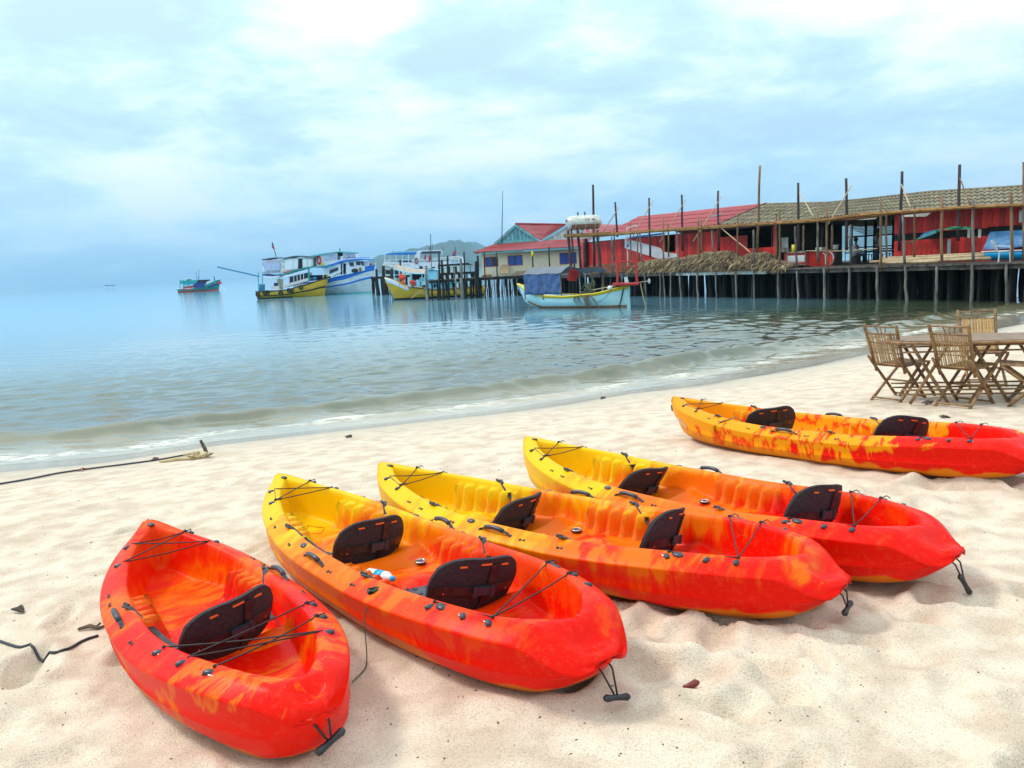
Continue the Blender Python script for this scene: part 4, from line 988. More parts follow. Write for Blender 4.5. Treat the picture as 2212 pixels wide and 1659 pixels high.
# ------------------------------------------------------------------ pole frame on the pier (posts, long rail, braces)
fr_ = thing('post_scaffold', 'unfinished frame of posts and long rusty rails along the front of the pier', 'scaffold', pxyz(10, 0, DZ))
def P(cf, u, v, off): return pier(*cf(u, v), off)
def post(cf, u1, v1, u2, v2, off, r, m, nm='post', down=None):
    T = P(cf, u1, v1, off); B = P(cf, u2, v2, off)
    if B.z < DZ-.3: B = T.lerp(B, (T.z-(DZ-.3))/(T.z-B.z))
    pole(MB(), B, T, r*.72, .02, 7, rd.random(), .85).build(nm, m, fr_, True, w=True)
for u1, v1, u2, v2 in ((115, 760, 128, 1108), (392, 705, 412, 1000), (752, 672, 778, 1100), (1105, 690, 1118, 905), (1516, 690, 1520, 1060), (1928, 655, 1942, 1050)): post(c3, u1, v1, u2, v2, .05, .085, 'pilegrey')
for u1, v1, u2, v2 in ((300, 620, 308, 1090), (370, 690, 375, 1000), (626, 583, 628, 980), (672, 630, 680, 960), (968, 560, 972, 1000), (1000, 592, 1003, 920), (1358, 520, 1362, 1075), (1772, 490, 1777, 1060), (1742, 540, 1744, 985), (2150, 520, 2150, 1010), (138, 670, 142, 1000)): post(c3, u1, v1, u2, v2, .35, .075, 'brownwood')
for u1, v1, u2, v2 in ((175, 640, 178, 1010), (497, 640, 500, 1040), (1015, 540, 1034, 1030), (1708, 385, 1712, 1005), (2215, 330, 2218, 1000)): post(c4, u1, v1, u2, v2, .05, .085, 'pilegrey')
for u1, v1, u2, v2 in ((262, 460, 268, 1100), (795, 415, 797, 1105), (1396, 350, 1402, 1015), (2085, 320, 2095, 1000)): post(c4, u1, v1, u2, v2, .05, .085, 'brownwood')
for u1, v1, u2, v2 in ((848, 480, 855, 965), (1128, 440, 1128, 960), (316, 640, 316, 900), (35, 650, 35, 900)): post(c4, u1, v1, u2, v2, .6, .07, 'brownwood')
for u1, v1, u2, v2 in ((150, 415, 172, 760), (484, 375, 496, 960), (807, 343, 816, 900), (1166, 303, 1172, 900), (1957, 225, 1966, 900)): post(c3, u1, v1, u2, v2, 2.3, .105, 'darkpole', 'tall_pole')
for u1, v1, u2, v2 in ((455, 180, 460, 900), (1008, 113, 982, 900), (1577, 45, 1560, 800)): post(c4, u1, v1, u2, v2, 2.3, .105, 'darkpole', 'tall_pole')
post(c3, 1580, 55, 1552, 910, .6, .10, 'brownwood', 'tall_pole'); post(c2, 1695, 63, 1704, 660, .2, .13, 'darkpole', 'tall_pole'); post(c4, 2208, 20, 2206, 980, 1.0, .07, 'brownwood', 'tall_pole')
post(c2, 1640, 455, 1642, 660, 3.0, .28, 'darkpole', 'tall_pole')
for (a, b, cf) in (((25, 720), (187, 465), c3), ((285, 820), (527, 400), c3), ((590, 812), (847, 392), c3), ((920, 803), (1202, 363), c3), ((1488, 915), (1195, 672), c3), ((2112, 560), (1970, 330), c3), ((275, 640), (508, 253), c4), ((1090, 465), (1000, 240), c4), ((1685, 445), (1578, 178), c4), ((1693, 527), (1884, 228), c2)):
    A = P(cf, *a, .3); B = P(cf, *b, 1.6); pole(MB(), A, B, .038, .015, 6, rd.random(), .7).build('brace', 'pale' if a[1] > b[1] and b[1] > 220 else 'brownwood', fr_, True, w=True)
beam_px = [c2(1500, 437), c3(0, 742), c3(560, 697), c3(1100, 662), c3(1700, 625), c3(2212, 592), c4(600, 543), c4(1100, 503), c4(1650, 468), c4(2400, 432)]
for k, (off, dy, r) in enumerate(((-.05, .4, .05), (.12, -2.0, .045), (.45, 2.6, .045), (1.4, -.5, .06), (2.2, 1.5, .06))):
    pts = [pier(x, y+dy+rd.uniform(-.5, .5), off) for x, y in beam_px]
    for a, b in zip(pts[:-1], pts[1:]): pole(MB(), a-(b-a)*.03, b+(b-a)*.03, r*rd.uniform(.85, 1.15), .02, 6, rd.random(), .8).build('rail', 'rustwood', fr_, True, w=True)
for i in range(30):                                    # short cross sticks from front rail to back rail
    t = i/29*(len(beam_px)-1.01); k = int(t); x = beam_px[k][0]+(beam_px[k+1][0]-beam_px[k][0])*(t-k); y = beam_px[k][1]+(beam_px[k+1][1]-beam_px[k][1])*(t-k)
    a = pier(x, y, -.25); b = a+PN*2.8; pole(MB(), a, b, .04, .01, 5, i).build('cross_stick', 'rustwood', fr_, True, w=True)

# ------------------------------------------------------------------ red restaurant
re_ = thing('restaurant', 'red plank restaurant on the pier, half under a red roof, half under a mossy one', 'restaurant', pxyz(14, 3.2, DZ))
WO = 3.2
def sz(cf, u, v, off=WO): p = P(cf, u, v, off); return sof(p), p.z
holes = []
def hole(cf, u1, v1, u2, v2): a = sz(cf, u1, v1); b = sz(cf, u2, v2); holes.append((min(a[0], b[0]), max(a[0], b[0]), min(a[1], b[1]), max(a[1], b[1])))
hole(c3, 640, 725, 750, 905); hole(c3, 1190, 660, 1460, 742); hole(c3, 1465, 650, 1725, 858); hole(c7, 590, 150, 615, 345); hole(c7, 650, 150, 690, 345)
_, zb1 = sz(c7, 380, 500); _, zb2 = sz(c7, 380, 395); sR0 = sz(c7, 240, 400)[0]; sR1 = sz(c7, 2400, 300)[0]
holes.append((sz(c7, 1680, 300)[0], sR0, zb1, zb2)); holes.append((sR1, sz(c7, 1680, 300)[0], zb1+.05, zb2+.05))
sL0 = sz(c2, 1622, 600)[0]; sL1 = sz(c3, 1745, 800)[0]; ZT = 3.98
PLW = .26; pm = {}
def planks(sa, sb, z0, z1, off, m, par, name='plank'):
    s = min(sa, sb); e = max(sa, sb)
    while s < e-.05:
        c = s+PLW/2; iv = [(z0, z1)]
        for (h0, h1, a, b) in holes:
            if h0-.02 < c < h1+.02 and off == WO:
                nv = []
                for (p, q) in iv:
                    if b <= p or a >= q: nv.append((p, q)); continue
                    if a > p: nv.append((p, a))
                    if b < q: nv.append((b, q))
                iv = nv
        for (p, q) in iv:
            if q-p < .06: continue
            key = (m, round(q-p, 1)); 
            if m+'unit' not in pm: pm[m+'unit'] = MB().box((0, 0, .5), (.028, PLW-.014, 1)).mesh(name, m)
            o_ = link(name, pm[m+'unit'], par); w_ = pxyz(c, off+rd.uniform(0, .012), p); o_.matrix_parent_inverse = Matrix.Translation(-par.location)
            o_.location = w_; o_.rotation_euler = (0, 0, math.atan2(PD.y, PD.x)-math.pi/2+rd.uniform(-.01, .01)); o_.scale = (1, 1, q-p)
        s += PLW
planks(sL1, sL0, DZ, ZT, WO, 'redplank', re_); planks(sR1, sR0, DZ, ZT, WO, 'redplank2' if False else 'redplank', re_)
# low counter front with its white emblem board
_, zc1 = sz(c6, 900, 590, 2.6); sc0 = sz(c6, 1285, 700, 2.6)[0]; sc1_ = sz(c6, 600, 700, 2.6)[0]
planks(sc0, sc1_, DZ, zc1-.05, 2.6, 'redplank', re_)
def slab(a, b, z0, z1, off, depth, name, m, par=re_, **k):
    A = pxyz(a, off, z0); B = pxyz(b, off, z0)
    return MB().prism([A, B, B+Vector((0, 0, z1-z0)), A+Vector((0, 0, z1-z0))], PN*depth).build(name, m, par, w=True, **k)
slab(sc0, sc1_, zc1-.04, zc1, 2.5, .45, 'counter_top', 'deckwood')
# backing behind the dark strip, interior walls, floor of the room, ceiling
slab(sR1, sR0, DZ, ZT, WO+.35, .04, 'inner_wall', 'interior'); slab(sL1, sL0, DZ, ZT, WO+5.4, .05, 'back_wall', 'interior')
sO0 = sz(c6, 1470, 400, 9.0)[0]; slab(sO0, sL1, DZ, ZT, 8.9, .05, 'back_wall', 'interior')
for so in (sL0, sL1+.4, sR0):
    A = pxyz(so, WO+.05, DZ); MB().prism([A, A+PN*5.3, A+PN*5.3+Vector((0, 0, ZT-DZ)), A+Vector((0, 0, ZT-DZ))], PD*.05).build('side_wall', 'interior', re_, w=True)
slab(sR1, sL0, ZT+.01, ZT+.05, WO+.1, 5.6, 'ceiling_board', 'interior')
for u in (600, 700, 870, 1130, 1270): x, y = c6(u, 700); q = sof(pier(x, y, 5.2)); pole(MB(), pxyz(q, 5.2, DZ), pxyz(q, 5.2, ZT), .09, .02, 7).build('inner_post', 'pilegrey', re_, True, w=True)
for u, m_ in ((1540, 'pilegrey'), (1735, 'pile'), (1855, 'pile'), (1870, 'pile'), (2115, 'pile'), (2135, 'pilegrey')):
    q = sof(pier(*c6(u, 600), 8.8)); pole(MB(), pxyz(q, 8.8, DZ), pxyz(q, 8.8, ZT), .08, .02, 7).build('inner_post', m_, re_, True, w=True)
sO1 = sz(c6, 2160, 400, 8.9)[0]
for v in (545, 580, 615): zz = sz(c6, 1800, v, 8.9)[1]; slab(sO1, sO0, zz, zz+.07, 8.85, .06, 'railing_bar', 'pile')
for i in range(7):
    zz = sz(c6, 1700, 262+i*20, 9.4)[1]; slab(sO1, sO0, zz, zz+.05, 9.2+.25*i, .05, 'pergola_slat', 'whitepaint')
zz = sz(c6, 1700, 385, 8.9)[1]; slab(sO1, sO0, zz-.06, zz+.03, 8.9, .08, 'pergola_beam', 'redframe')
# painted diving stripe across the boards and the blue lath above it
st = [P(c3, *q, WO-.05) for q in ((243, 775), (330, 795), (600, 870), (620, 905), (770, 930), (765, 960), (600, 975), (580, 977), (244, 868))]
MB().prism(st, PN*.012).build('painted_stripe', 'whitepaint', re_, w=True)
A = P(c3, 285, 778, WO-.08); B = P(c3, 612, 738, WO-.08); MB().prism([A, B, B+Vector((0, 0, .12)), A+Vector((0, 0, .12))], PN*.03).build('blue_lath', 'bluepaint', re_, w=True)
A = P(c7, 1035, 480, WO-.05); B = P(c7, 1088, 480, WO-.05); z2 = P(c7, 1060, 715, WO-.05).z
MB().prism([Vector((A.x, A.y, z2)), Vector((B.x, B.y, z2)), B, A], PN*.03).build('grey_board', 'dirtywhite', re_, w=True)
for u in (1345, 1510): A = P(c7, u, 330, WO-.02); B = P(c7, u+38, 455, WO-.02); MB().prism([A, Vector((B.x, B.y, A.z)), B, Vector((A.x, A.y, B.z))], PN*.03).build('grey_board', 'dirtywhite', re_, w=True)
A = P(c7, 2140, 40, WO-.1); B = P(c7, 2230, 215, WO-.1); MB().prism([A, Vector((B.x, B.y, A.z)), B, Vector((A.x, A.y, B.z))], PN*.05).build('white_board', 'dirtywhite', re_, w=True)
# emblem: a white curved mark on the red counter
mb = MB(); c0 = P(c6, 1200, 700, 2.55); upv = Vector((0, 0, 1))
arc = [c0-PD*(.0)+PD*(-.32*math.sin(a)-.12)+upv*(.36*math.cos(a)) for a in [i*math.pi/8 for i in range(9)]]
mb.tube(arc, [.03, .05, .07, .08, .09, .08, .07, .05, .03], 5, flat=.25)
arc = [c0+PD*(.25-.02*i)+upv*(.30-.09*i*(i > 1)) for i in range(2)]+[c0+PD*(.1)+upv*.2, c0+PD*(.08)+upv*(-.3)]; mb.tube(arc, [.03, .06, .06, .04], 5, flat=.3)
mb.build('counter_emblem', 'whitepaint', re_, w=True)

def roof(eave, ridge, nu, nv, m, par, name='roof_sheet', wl=.2, amp=.028):
    def poly(L_, t):
        k = min(int(t*(len(L_)-1)), len(L_)-2); f = t*(len(L_)-1)-k; return L_[k].lerp(L_[k+1], f)
    for i in range(nu):
        for j in range(nv):
            rows = []; t0, t1 = i/nu, (i+1)/nu; ln = (poly(eave, t1)-poly(eave, t0)).length; ns_ = max(8, int(ln/wl*4))
            for jj in (0, 1):
                row = []; v = (j+jj*1.06)/nv; v = min(v, 1.0)
                for q in range(ns_+1):
                    t = t0+(t1-t0)*q/ns_; a = poly(eave, t); b = poly(ridge, t); p = a.lerp(b, v)
                    row.append(p+Vector((0, 0, amp*math.sin(q/4*2*math.pi)+(.045 if jj == 0 else .0)+.004*j)))
                rows.append(row)
            rows.append([p-Vector((0, 0, .02)) for p in rows[1]]); rows.append([p-Vector((0, 0, .02)) for p in rows[0]]); rows.append(rows[0])
            MB().grid(rows).build(name, m, par, w=True)
EO, RO_ = 2.5, 7.2
e_ = [P(c3, u, v, EO) for u, v in ((60, 728), (400, 703), (800, 672), (1180, 640))]; r_ = [P(c3, u, v, RO_) for u, v in ((375, 567), (800, 525), (1200, 482), (1640, 437))]
roof(e_, r_, 22, 4, 'redroof', re_)
MB().tube([r_[0], r_[1], r_[2], r_[3]], .09, 6).build('ridge_cap', 'redroof', re_, w=True)
MB().tube([e_[-1]+Vector((0, 0, .06)), r_[-1]+Vector((0, 0, .06))], .06, 5).build('verge_cap', 'darkpole', re_, w=True)
roof([P(c3, -160, 745, EO), P(c3, 60, 728, EO)], [P(c3, -160, 632, RO_), P(c3, 220, 640, RO_)], 5, 3, 'redroof', re_)
bk = [p+PN*4.6-Vector((0, 0, 1.5)) for p in r_]; roof(bk[::-1], r_[::-1], 11, 1, 'redroof', re_)
e2 = [P(c3, 1180, 640, EO), P(c3, 1900, 607, EO), P(c4, 500, 540, EO), P(c4, 1300, 487, EO), P(c4, 2500, 425, EO)]
r2_ = [pier(1655, 442, RO_), pier(1790, 439, RO_), pier(1868, 431.5, RO_), pier(2010, 416, RO_), pier(2270, 400, RO_)]
roof(e2, r2_, 36, 5, 'mossroof', re_, wl=.26, amp=.035)
for a, b in zip(r2_[:-1], r2_[1:]): MB().tube([a+Vector((0, 0, .03)), b+Vector((0, 0, .03))], .08, 6).build('ridge_cap', 'mossroof', re_, w=True)
bk = [p+PN*4.6-Vector((0, 0, 1.5)) for p in r2_]; roof(bk[::-1], r2_[::-1], 16, 1, 'mossroof', re_)
for (a, b, c, d) in (((1095, 582), (1215, 545), (1205, 540), (1100, 570)), ((700, 640), (800, 615), (800, 609), (705, 632)), ((285, 668), (368, 650), (366, 645), (290, 660))):
    zt = [P(c3, *q, 4.6)+Vector((0, 0, .10)) for q in (a, b, c, d)]; MB().prism(zt, Vector((0, 0, .02))).build('clear_roof_panel', 'ltblue', re_, w=True)
for (a, b, c, d) in (((1010, 545), (1290, 520), (1240, 560), (1030, 562)), ((560, 590), (760, 568), (735, 585), (590, 592))):
    zt = [P(c4, *q, 1.6) for q in (a, b, c, d)]; MB().prism(zt, PN*.05).build('eave_sheet', 'dirtywhite', re_, w=True)

# things standing on the pier
def onp(cf, u, off): x, y = cf(u, 1000); q = sof(pier(x, y, off)); return pxyz(q, off, DZ+.005)
# palm thatch heap
tp = thing('palm_thatch_heap', 'long heap of dry palm thatch on the pier edge before the red wall', 'thatch', onp(c3, 1050, .9))
top_px = [(385, 1080), (410, 1010), (470, 990), (560, 980), (640, 975), (760, 970), (860, 960), (920, 935), (1000, 935), (1060, 905), (1200, 898), (1300, 900), (1340, 950), (1430, 965), (1480, 925), (1540, 915), (1640, 908), (1690, 935), (1720, 975), (1800, 1000), (1900, 1020), (1960, 1040)]
rows = []
for (u, v) in top_px:
    q = sof(P(c3, u, v, .9)); z = max(DZ+.06, P(c3, u, v, .9).z); rows.append([pxyz(q, .12, DZ+.01), pxyz(q, .25, DZ+(z-DZ)*.55), pxyz(q, .6, DZ+(z-DZ)*.92), pxyz(q, .95, z), pxyz(q, 1.5, DZ+(z-DZ)*.8), pxyz(q, 2.0, DZ+.01)])
MB().grid(rows).build('thatch_core', 'thatch', tp, w=True)
mb = MB(); mb2 = MB()
for i in range(2600):
    k = rd.random()*(len(rows)-1.01); a = int(k); f = k-a; j = rd.random()*3.6; b = int(j); g = j-b
    p = rows[a][b].lerp(rows[a+1][b], f).lerp(rows[a][b+1].lerp(rows[a+1][b+1], f), g)+Vector((0, 0, .03))
    d = (-PN*rd.uniform(.3, 1)+PD*rd.uniform(-.7, .7)+Vector((0, 0, rd.uniform(-1.0, -.25))))
    if rd.random() < .25: d = PD*rd.choice((-1, 1))+Vector((0, 0, rd.uniform(-.3, .15)))-PN*.2
    d.normalize(); ln = rd.uniform(.2, .6); s_ = PD*rd.uniform(.012, .03); n_ = -PN*rd.uniform(.02, .16)
    (mb if rd.random() < .7 else mb2).add([p-s_+n_, p+s_+n_, p+d*ln*.6+s_*.8+n_*1.5, p+d*ln+n_, p+d*ln*.6-s_*.8+n_*1.5], [(0, 1, 2, 3, 4)])
mb.build('thatch_leaves', 'thatch', tp, w=True, kind='stuff'); mb2.build('pale_thatch_leaves', 'rope', tp, w=True, kind='stuff')
# stack of debarked poles
bp_ = thing('pole_stack', 'stack of long pale poles lying on the pier before the open dining room', 'timber', onp(c7, 700, .8))
for i, (u1, v1, u2, v2, off) in enumerate(((0, 775, 1600, 700, 1.0), (0, 800, 1590, 725, .8), (0, 815, 1600, 735, .6), (10, 835, 1690, 765, .4), (380, 830, 1700, 772, .25), (0, 845, 900, 822, .2), (-150, 830, 700, 780, .9))):
    a = P(c7, u1, v1, off); b = P(c7, u2, v2, off); a.z = max(a.z, DZ+.07); b.z = max(b.z, DZ+.07); pole(MB(), a, b, .065, .02, 7, i, .9).build('log', 'pale', bp_, True, w=True)
# plank stack at the left
ps = thing('plank_stack', 'stack of long brown planks on the pier under the red wall, left of the thatch', 'timber', onp(c3, -80, 1.2))
for i in range(7):
    a = P(c2, 1660+rd.uniform(-10, 20), 640+i*9, 1.6-.15*i); b = P(c3, 330+rd.uniform(-40, 40), 1010+i*10, 1.6-.15*i); z = DZ+.05+(6-i)*.09
    a.z = z; b.z = z; MB().prism([a, a+PN*.5, a+PN*.5+Vector((0, 0, .06)), a+Vector((0, 0, .06))], b-a).build('plank', 'brownwood', ps, w=True)
ps2 = thing('loose_boards', 'loose weathered boards in a low pile before the cream house', 'timber', onp(c2, 1180, .6))
for i in range(5):
    a = P(c2, 1085+i*12, 702-i*4, .6); b = P(c2, 1270-i*8, 702-i*4, .6); a.z = b.z = DZ+.03+.08*i; MB().prism([a, a+PN*.4, a+PN*.4+Vector((0, 0, .05)), a+Vector((0, 0, .05))], b-a).build('plank', 'brownwood' if i % 2 else 'deckwood', ps2, w=True)
# plastic chair
def plastic_chair(loc, yaw, label, m='whiteplastic', cat='chair'):
    t = thing('plastic_chair', label, cat, loc, (0, 0, yaw))
    for x in (-.2, .22):
        for y in (-.21, .21): MB().prism([(x-.02, y-.025, 0), (x+.02, y-.025, 0), (x+.02, y+.025, 0), (x-.02, y+.025, 0)], (-.03*math.copysign(1, x), -.02*math.copysign(1, y), .42)).build('leg', m, t)
    MB().prism([(-.24, -.23, .41), (.26, -.23, .43), (.26, .23, .43), (-.24, .23, .41)], (0, 0, .03)).build('seat', m, t)
    rows = [[Vector((-.22-.20*v-.05*(1-(u*u)), .23*u*(1-.12*v), .44+.46*v)) for u in [-1, -.6, -.2, .2, .6, 1]] for v in (0, .33, .66, 1)]
    rows += [[p-Vector((.02, 0, 0)) for p in r_] for r_ in rows[::-1]]; MB().grid(rows).build('backrest', m, t, True)
    for y in (-.25, .25): MB().tube([(.2, y, .42), (.2, y, .62), (-.05, y, .65), (-.28, y, .66)], .018, 6).build('armrest', m, t, True)
    return t
yp = math.atan2(PD.y, PD.x)
plastic_chair(onp(c7, 1900, .7), yp+math.pi+.5, 'white plastic armchair on the pier beside the bright blue boat')
# bright blue boat hull on the pier
cz = thing('blue_canoe', 'bright blue canoe resting on the pier behind the white plastic chair', 'canoe', onp(c7, 1950, 1.6))
a = P(c7, 1590, 735, 1.7); b = P(c7, 2420, 735, 1.7); n = 14; rows = []
for i in range(n+1):
    t = i/n; c = a.lerp(b, t); w_ = .36*math.sin(math.pi*min(1, max(0, .06+.9*t)))**.6; z = DZ+.02
    rows.append([Vector((c.x, c.y, z+.42)) - PN*w_, Vector((c.x, c.y, z+.2))-PN*w_*.95, Vector((c.x, c.y, z+.05))-PN*w_*.5, Vector((c.x, c.y, z+.05))+PN*w_*.5, Vector((c.x, c.y, z+.2))+PN*w_*.95, Vector((c.x, c.y, z+.42))+PN*w_, Vector((c.x, c.y, z+.36))])
MB().grid(rows, True).build('hull', 'cyan', cz, True, w=True)
MB().tube([r_[0] for r_ in rows], .03, 6).build('gunwale', 'whiteplastic', cz, w=True)
# tarpaulins
def sheet(pts4, nu, nv, bulge, name, m, label, sag=.0, seed=1):
    rr = random.Random(seed); rows = []
    for j in range(nv+1):
        v = j/nv; row = []
        for i in range(nu+1):
            u = i/nu; p = pts4[0].lerp(pts4[1], u).lerp(pts4[3].lerp(pts4[2], u), v)
            row.append(p-PN*(bulge*math.sin(math.pi*u)*math.sin(math.pi*v)+rr.uniform(-.02, .02)*3*(0 < u < 1))-Vector((0, 0, sag*math.sin(math.pi*u)*(1-v))))
        rows.append(row)
    rows += [[p+PN*.012 for p in r_] for r_ in rows[::-1]]
    return tag(MB().grid(rows).build(name, m, None, True), label, 'tarpaulin')
sheet([P(c7, *q, o_) for q, o_ in (((1580, 640), 2.4), ((2330, 570), 2.4), ((2330, 330), 3.1), ((1690, 365), 3.1))], 12, 8, .10, 'blue_tarpaulin', 'bluecover', 'wrinkled blue tarpaulin hung against the red wall at the right end of the pier', .04)
sheet([P(c7, *q, o_) for q, o_ in (((560, 492), 1.9), ((940, 348), 1.9), ((930, 320), 3.1), ((690, 365), 3.1))], 8, 3, .03, 'dark_tarpaulin', 'bluecover', 'dark blue tarpaulin rolled above the green awning edge', .02, 3)
sheet([P(c7, *q, 1.8) for q in ((380, 558), (560, 500), (560, 480), (380, 545))], 5, 1, .0, 'green_awning_edge', 'greentarp', 'narrow dark green awning edge low at its left end', 0, 4)
sheet([P(c7, *q, 1.8) for q in ((560, 494), (960, 335), (940, 308), (565, 478))], 8, 1, .0, 'green_awning_edge', 'greentarp', 'dark green awning edge rising along the red wall', 0, 5)
sheet([P(c7, *q, 1.8) for q in ((960, 335), (1430, 325), (1410, 288), (1100, 282))], 8, 2, .0, 'green_awning', 'greentarp', 'bright green awning strip peaked between two posts', 0, 6)
# bench, bucket, white boxes in the restaurant front
bn = thing('white_bench', 'white bench with a backboard standing at the left end of the counter', 'bench', onp(c6, 780, 1.7))
a = P(c6, 650, 605, 1.7); b = P(c6, 905, 600, 1.7); 
for v, h_, m_ in ((598, .10, 'pilegrey'), (655, .34, 'whitepaint'), (735, .06, 'dirtywhite'), (782, .05, 'pale')):
    z = P(c6, 780, v, 1.7).z; A = Vector((a.x, a.y, max(z-h_, DZ+.01))); B = Vector((b.x, b.y, A.z)); MB().prism([A, B, B+Vector((0, 0, h_)), A+Vector((0, 0, h_))], PN*.06).build('board', m_, bn, w=True)
for q in (a, b): MB().box((q.x, q.y, DZ+.38), (.07, .07, .74), rz=yp).build('leg', 'pilegrey', bn, w=True)
c = P(c6, 752, 560, .4); tag(MB().tube([c+Vector((0, 0, -.22)), c+Vector((0, 0, .2))], .13, 12, .14).build('yellow_bucket', 'yellow', None, True), 'yellow bucket tied to a grey post above the bench', 'bucket')
tag(MB().tube(curve(P(c6, 920, 592, .5), P(c6, 1900, 560, .5), .06, 9), .025, 6).build('hand_rope', 'rope', None, True), 'pale rope stretched between posts across the open dining room', 'rope')
for i, (u, v, lab, m_) in enumerate(((620, 480, 'pale sheet of paper hanging in the dark dining room', 'dirtywhite'), (1318, 545, 'white tub on a table in the dark dining room', 'whiteplastic'), (1115, 572, 'small pale crate on the counter', 'dirtywhite'), (640, 595, 'grey folding seat at the left of the counter', 'pilegrey'))):
    c = P(c6, u, v, 3.6 if i in (0, 1) else 2.7)
    if i == 1: o_ = MB().tube([c-Vector((0, 0, .16)), c+Vector((0, 0, .14))], .13, 10, .19).build('white_tub', m_); MB().box(c-Vector((0, 0, .55)), (.5, .5, .74), rz=yp).build('box_base', 'interior', re_, w=True); tag(o_, lab, 'tub')
    elif i == 0: tag(MB().box(c, (.03, .5, .6), rz=yp-math.pi/2).build('paper_sheet', m_), lab, 'paper')
    elif i == 2: tag(MB().box((c.x, c.y, zc1+.07), (.3, .42, .13), rz=yp-math.pi/2).build('crate', m_), lab, 'crate')
    else: tag(MB().box((c.x, c.y, zc1+.10), (.3, .6, .2), rz=yp-math.pi/2).build('folding_seat', m_), lab, 'seat')
for i, u in enumerate((1690, 1800, 2010, 2090)):
    plastic_chair(onp(c6, u, 7.6), yp+(.2 if i % 2 else -2.6), ('dark blue plastic chair', 'blue plastic chair beside the dark post', 'pale blue plastic chair by the railing', 'white plastic chair against the railing')[i]+' inside the open dining room', 'seatblue' if i < 3 else 'whiteplastic')
# people
def person(label, joints, radii, edges, head, rot=0, hair=True, parts=()):
    me = bpy.data.meshes.new('person'); me.from_pydata([tuple(j) for j in joints], edges, []); ob = bpy.data.objects.new('person', me); col.objects.link(ob)
    md = ob.modifiers.new('s', 'SKIN'); 
    for i, r__ in enumerate(radii): me.skin_vertices[0].data[i].radius = (r__, r__)
    me.skin_vertices[0].data[0].use_root = True
    ob.modifiers.new('d', 'SUBSURF').levels = 1
    dg = bpy.context.evaluated_depsgraph_get(); m2 = bpy.data.meshes.new_from_object(ob.evaluated_get(dg)); ob.modifiers.clear(); ob.data = m2
    m2.materials.clear(); m2.materials.append(M['skin']); m2.polygons.foreach_set('use_smooth', [True]*len(m2.polygons)); return tag(ob, label, 'person')
def figure(base, yaw, seated, label):
    rm = Matrix.Rotation(yaw, 3, 'Z'); T = lambda x, y, z: base+rm @ Vector((x, y, z))
    if seated:
        J = [T(0, 0, .50), T(0, 0, .72), T(.02, 0, .95), T(.03, 0, 1.06), T(.04, 0, 1.14), T(.05, 0, 1.26), T(.02, .19, .98), T(.08, .23, .74), T(.30, .16, .70), T(.02, -.19, .98), T(.08, -.23, .74), T(.30, -.16, .70), T(.02, .10, .48), T(.45, .13, .50), T(.47, .13, .06), T(.60, .13, .04), T(.02, -.10, .48), T(.45, -.13, .50), T(.47, -.13, .06), T(.60, -.13, .04)]
    else:
        J = [T(0, 0, .92), T(0, 0, 1.15), T(0, 0, 1.40), T(.0, 0, 1.50), T(.01, 0, 1.56), T(.02, 0, 1.68), T(0, .20, 1.42), T(.03, .25, 1.14), T(.14, .22, .92), T(0, -.20, 1.42), T(.03, -.25, 1.14), T(.14, -.22, .92), T(0, .10, .88), T(.02, .11, .48), T(-.02, .11, .06), T(.12, .12, .03), T(0, -.10, .88), T(.05, -.11, .48), T(.02, -.11, .06), T(.16, -.12, .03)]
    Rr = [.14, .125, .13, .06, .055, .10, .065, .045, .032, .065, .045, .032, .09, .065, .042, .035, .09, .065, .042, .035]
    E = [(0, 1), (1, 2), (2, 3), (3, 4), (4, 5), (2, 6), (6, 7), (7, 8), (2, 9), (9, 10), (10, 11), (0, 12), (12, 13), (13, 14), (14, 15), (0, 16), (16, 17), (17, 18), (18, 19)]
    p = person(label, J, Rr, E, 5); hd = J[5]
    MB().ball(hd+Vector((0, 0, .06))+rm @ Vector((-.025, 0, 0)), .125, 10).build('hair', 'hair', p, True)
    MB().tube([J[0]-Vector((0, 0, .04)), J[1], J[2]+Vector((0, 0, .02)), J[3]-Vector((0, 0, .02))], [.165, .16, .185, .09], 12).build('shirt', 'shirt', p, True)
    for k in (12, 16): MB().tube([J[k], J[k+1], J[k+2]+Vector((0, 0, .05))], [.115, .085, .065], 8).build('trouser_leg', 'trousers', p, True)
    return p
sb_ = onp(c6, 1590, 4.2); MB().box(sb_+Vector((0, 0, .22)), (.4, .4, .44), rz=yp).build('stool_seat', 'interior', re_, w=True)
figure(sb_, yp-2.2, True, 'person in a pale shirt sitting in the open dining room, dark against the sea')
figure(onp(c6, 1905, 5.0), yp+.4, False, 'person standing half hidden behind the brown posts of the dining room')
# water tank and stand
tk = thing('water_tank', 'white steel water tank with a rusty underside on a tall timber stand', 'water tank', aty(1262, 500, 57))
cen = aty(1261, 480.5, 57); ax = Vector((1, .18, 0)).normalized(); r0 = .49
pf = [(a_, b_*.86) for a_, b_ in [(-1.28, .02), (-1.26, .18), (-1.18, .36), (-1.02, .50), (-.85, .56), (-.6, .57), (0, .57), (.6, .57), (.85, .56), (1.02, .50), (1.18, .36), (1.26, .18), (1.28, .02)]]
mb = MB(); mb.tube([cen+ax*a for a, _ in pf], [b for _, b in pf], 22); mb.build('tank_shell', 'tank', tk, True, w=True)
rows = []
for a in [-1.0+.2*i for i in range(11)]:
    row = []
    for k in range(9):
        th = math.radians(200+18*k); sd_ = ax.cross(Vector((0, 0, 1))); row.append(cen+ax*a+(sd_*math.cos(th)+Vector((0, 0, 1))*math.sin(th))*(r0+.012))
    rows.append(row)
MB().grid(rows).build('rusty_underside', 'rust', tk, True, w=True)
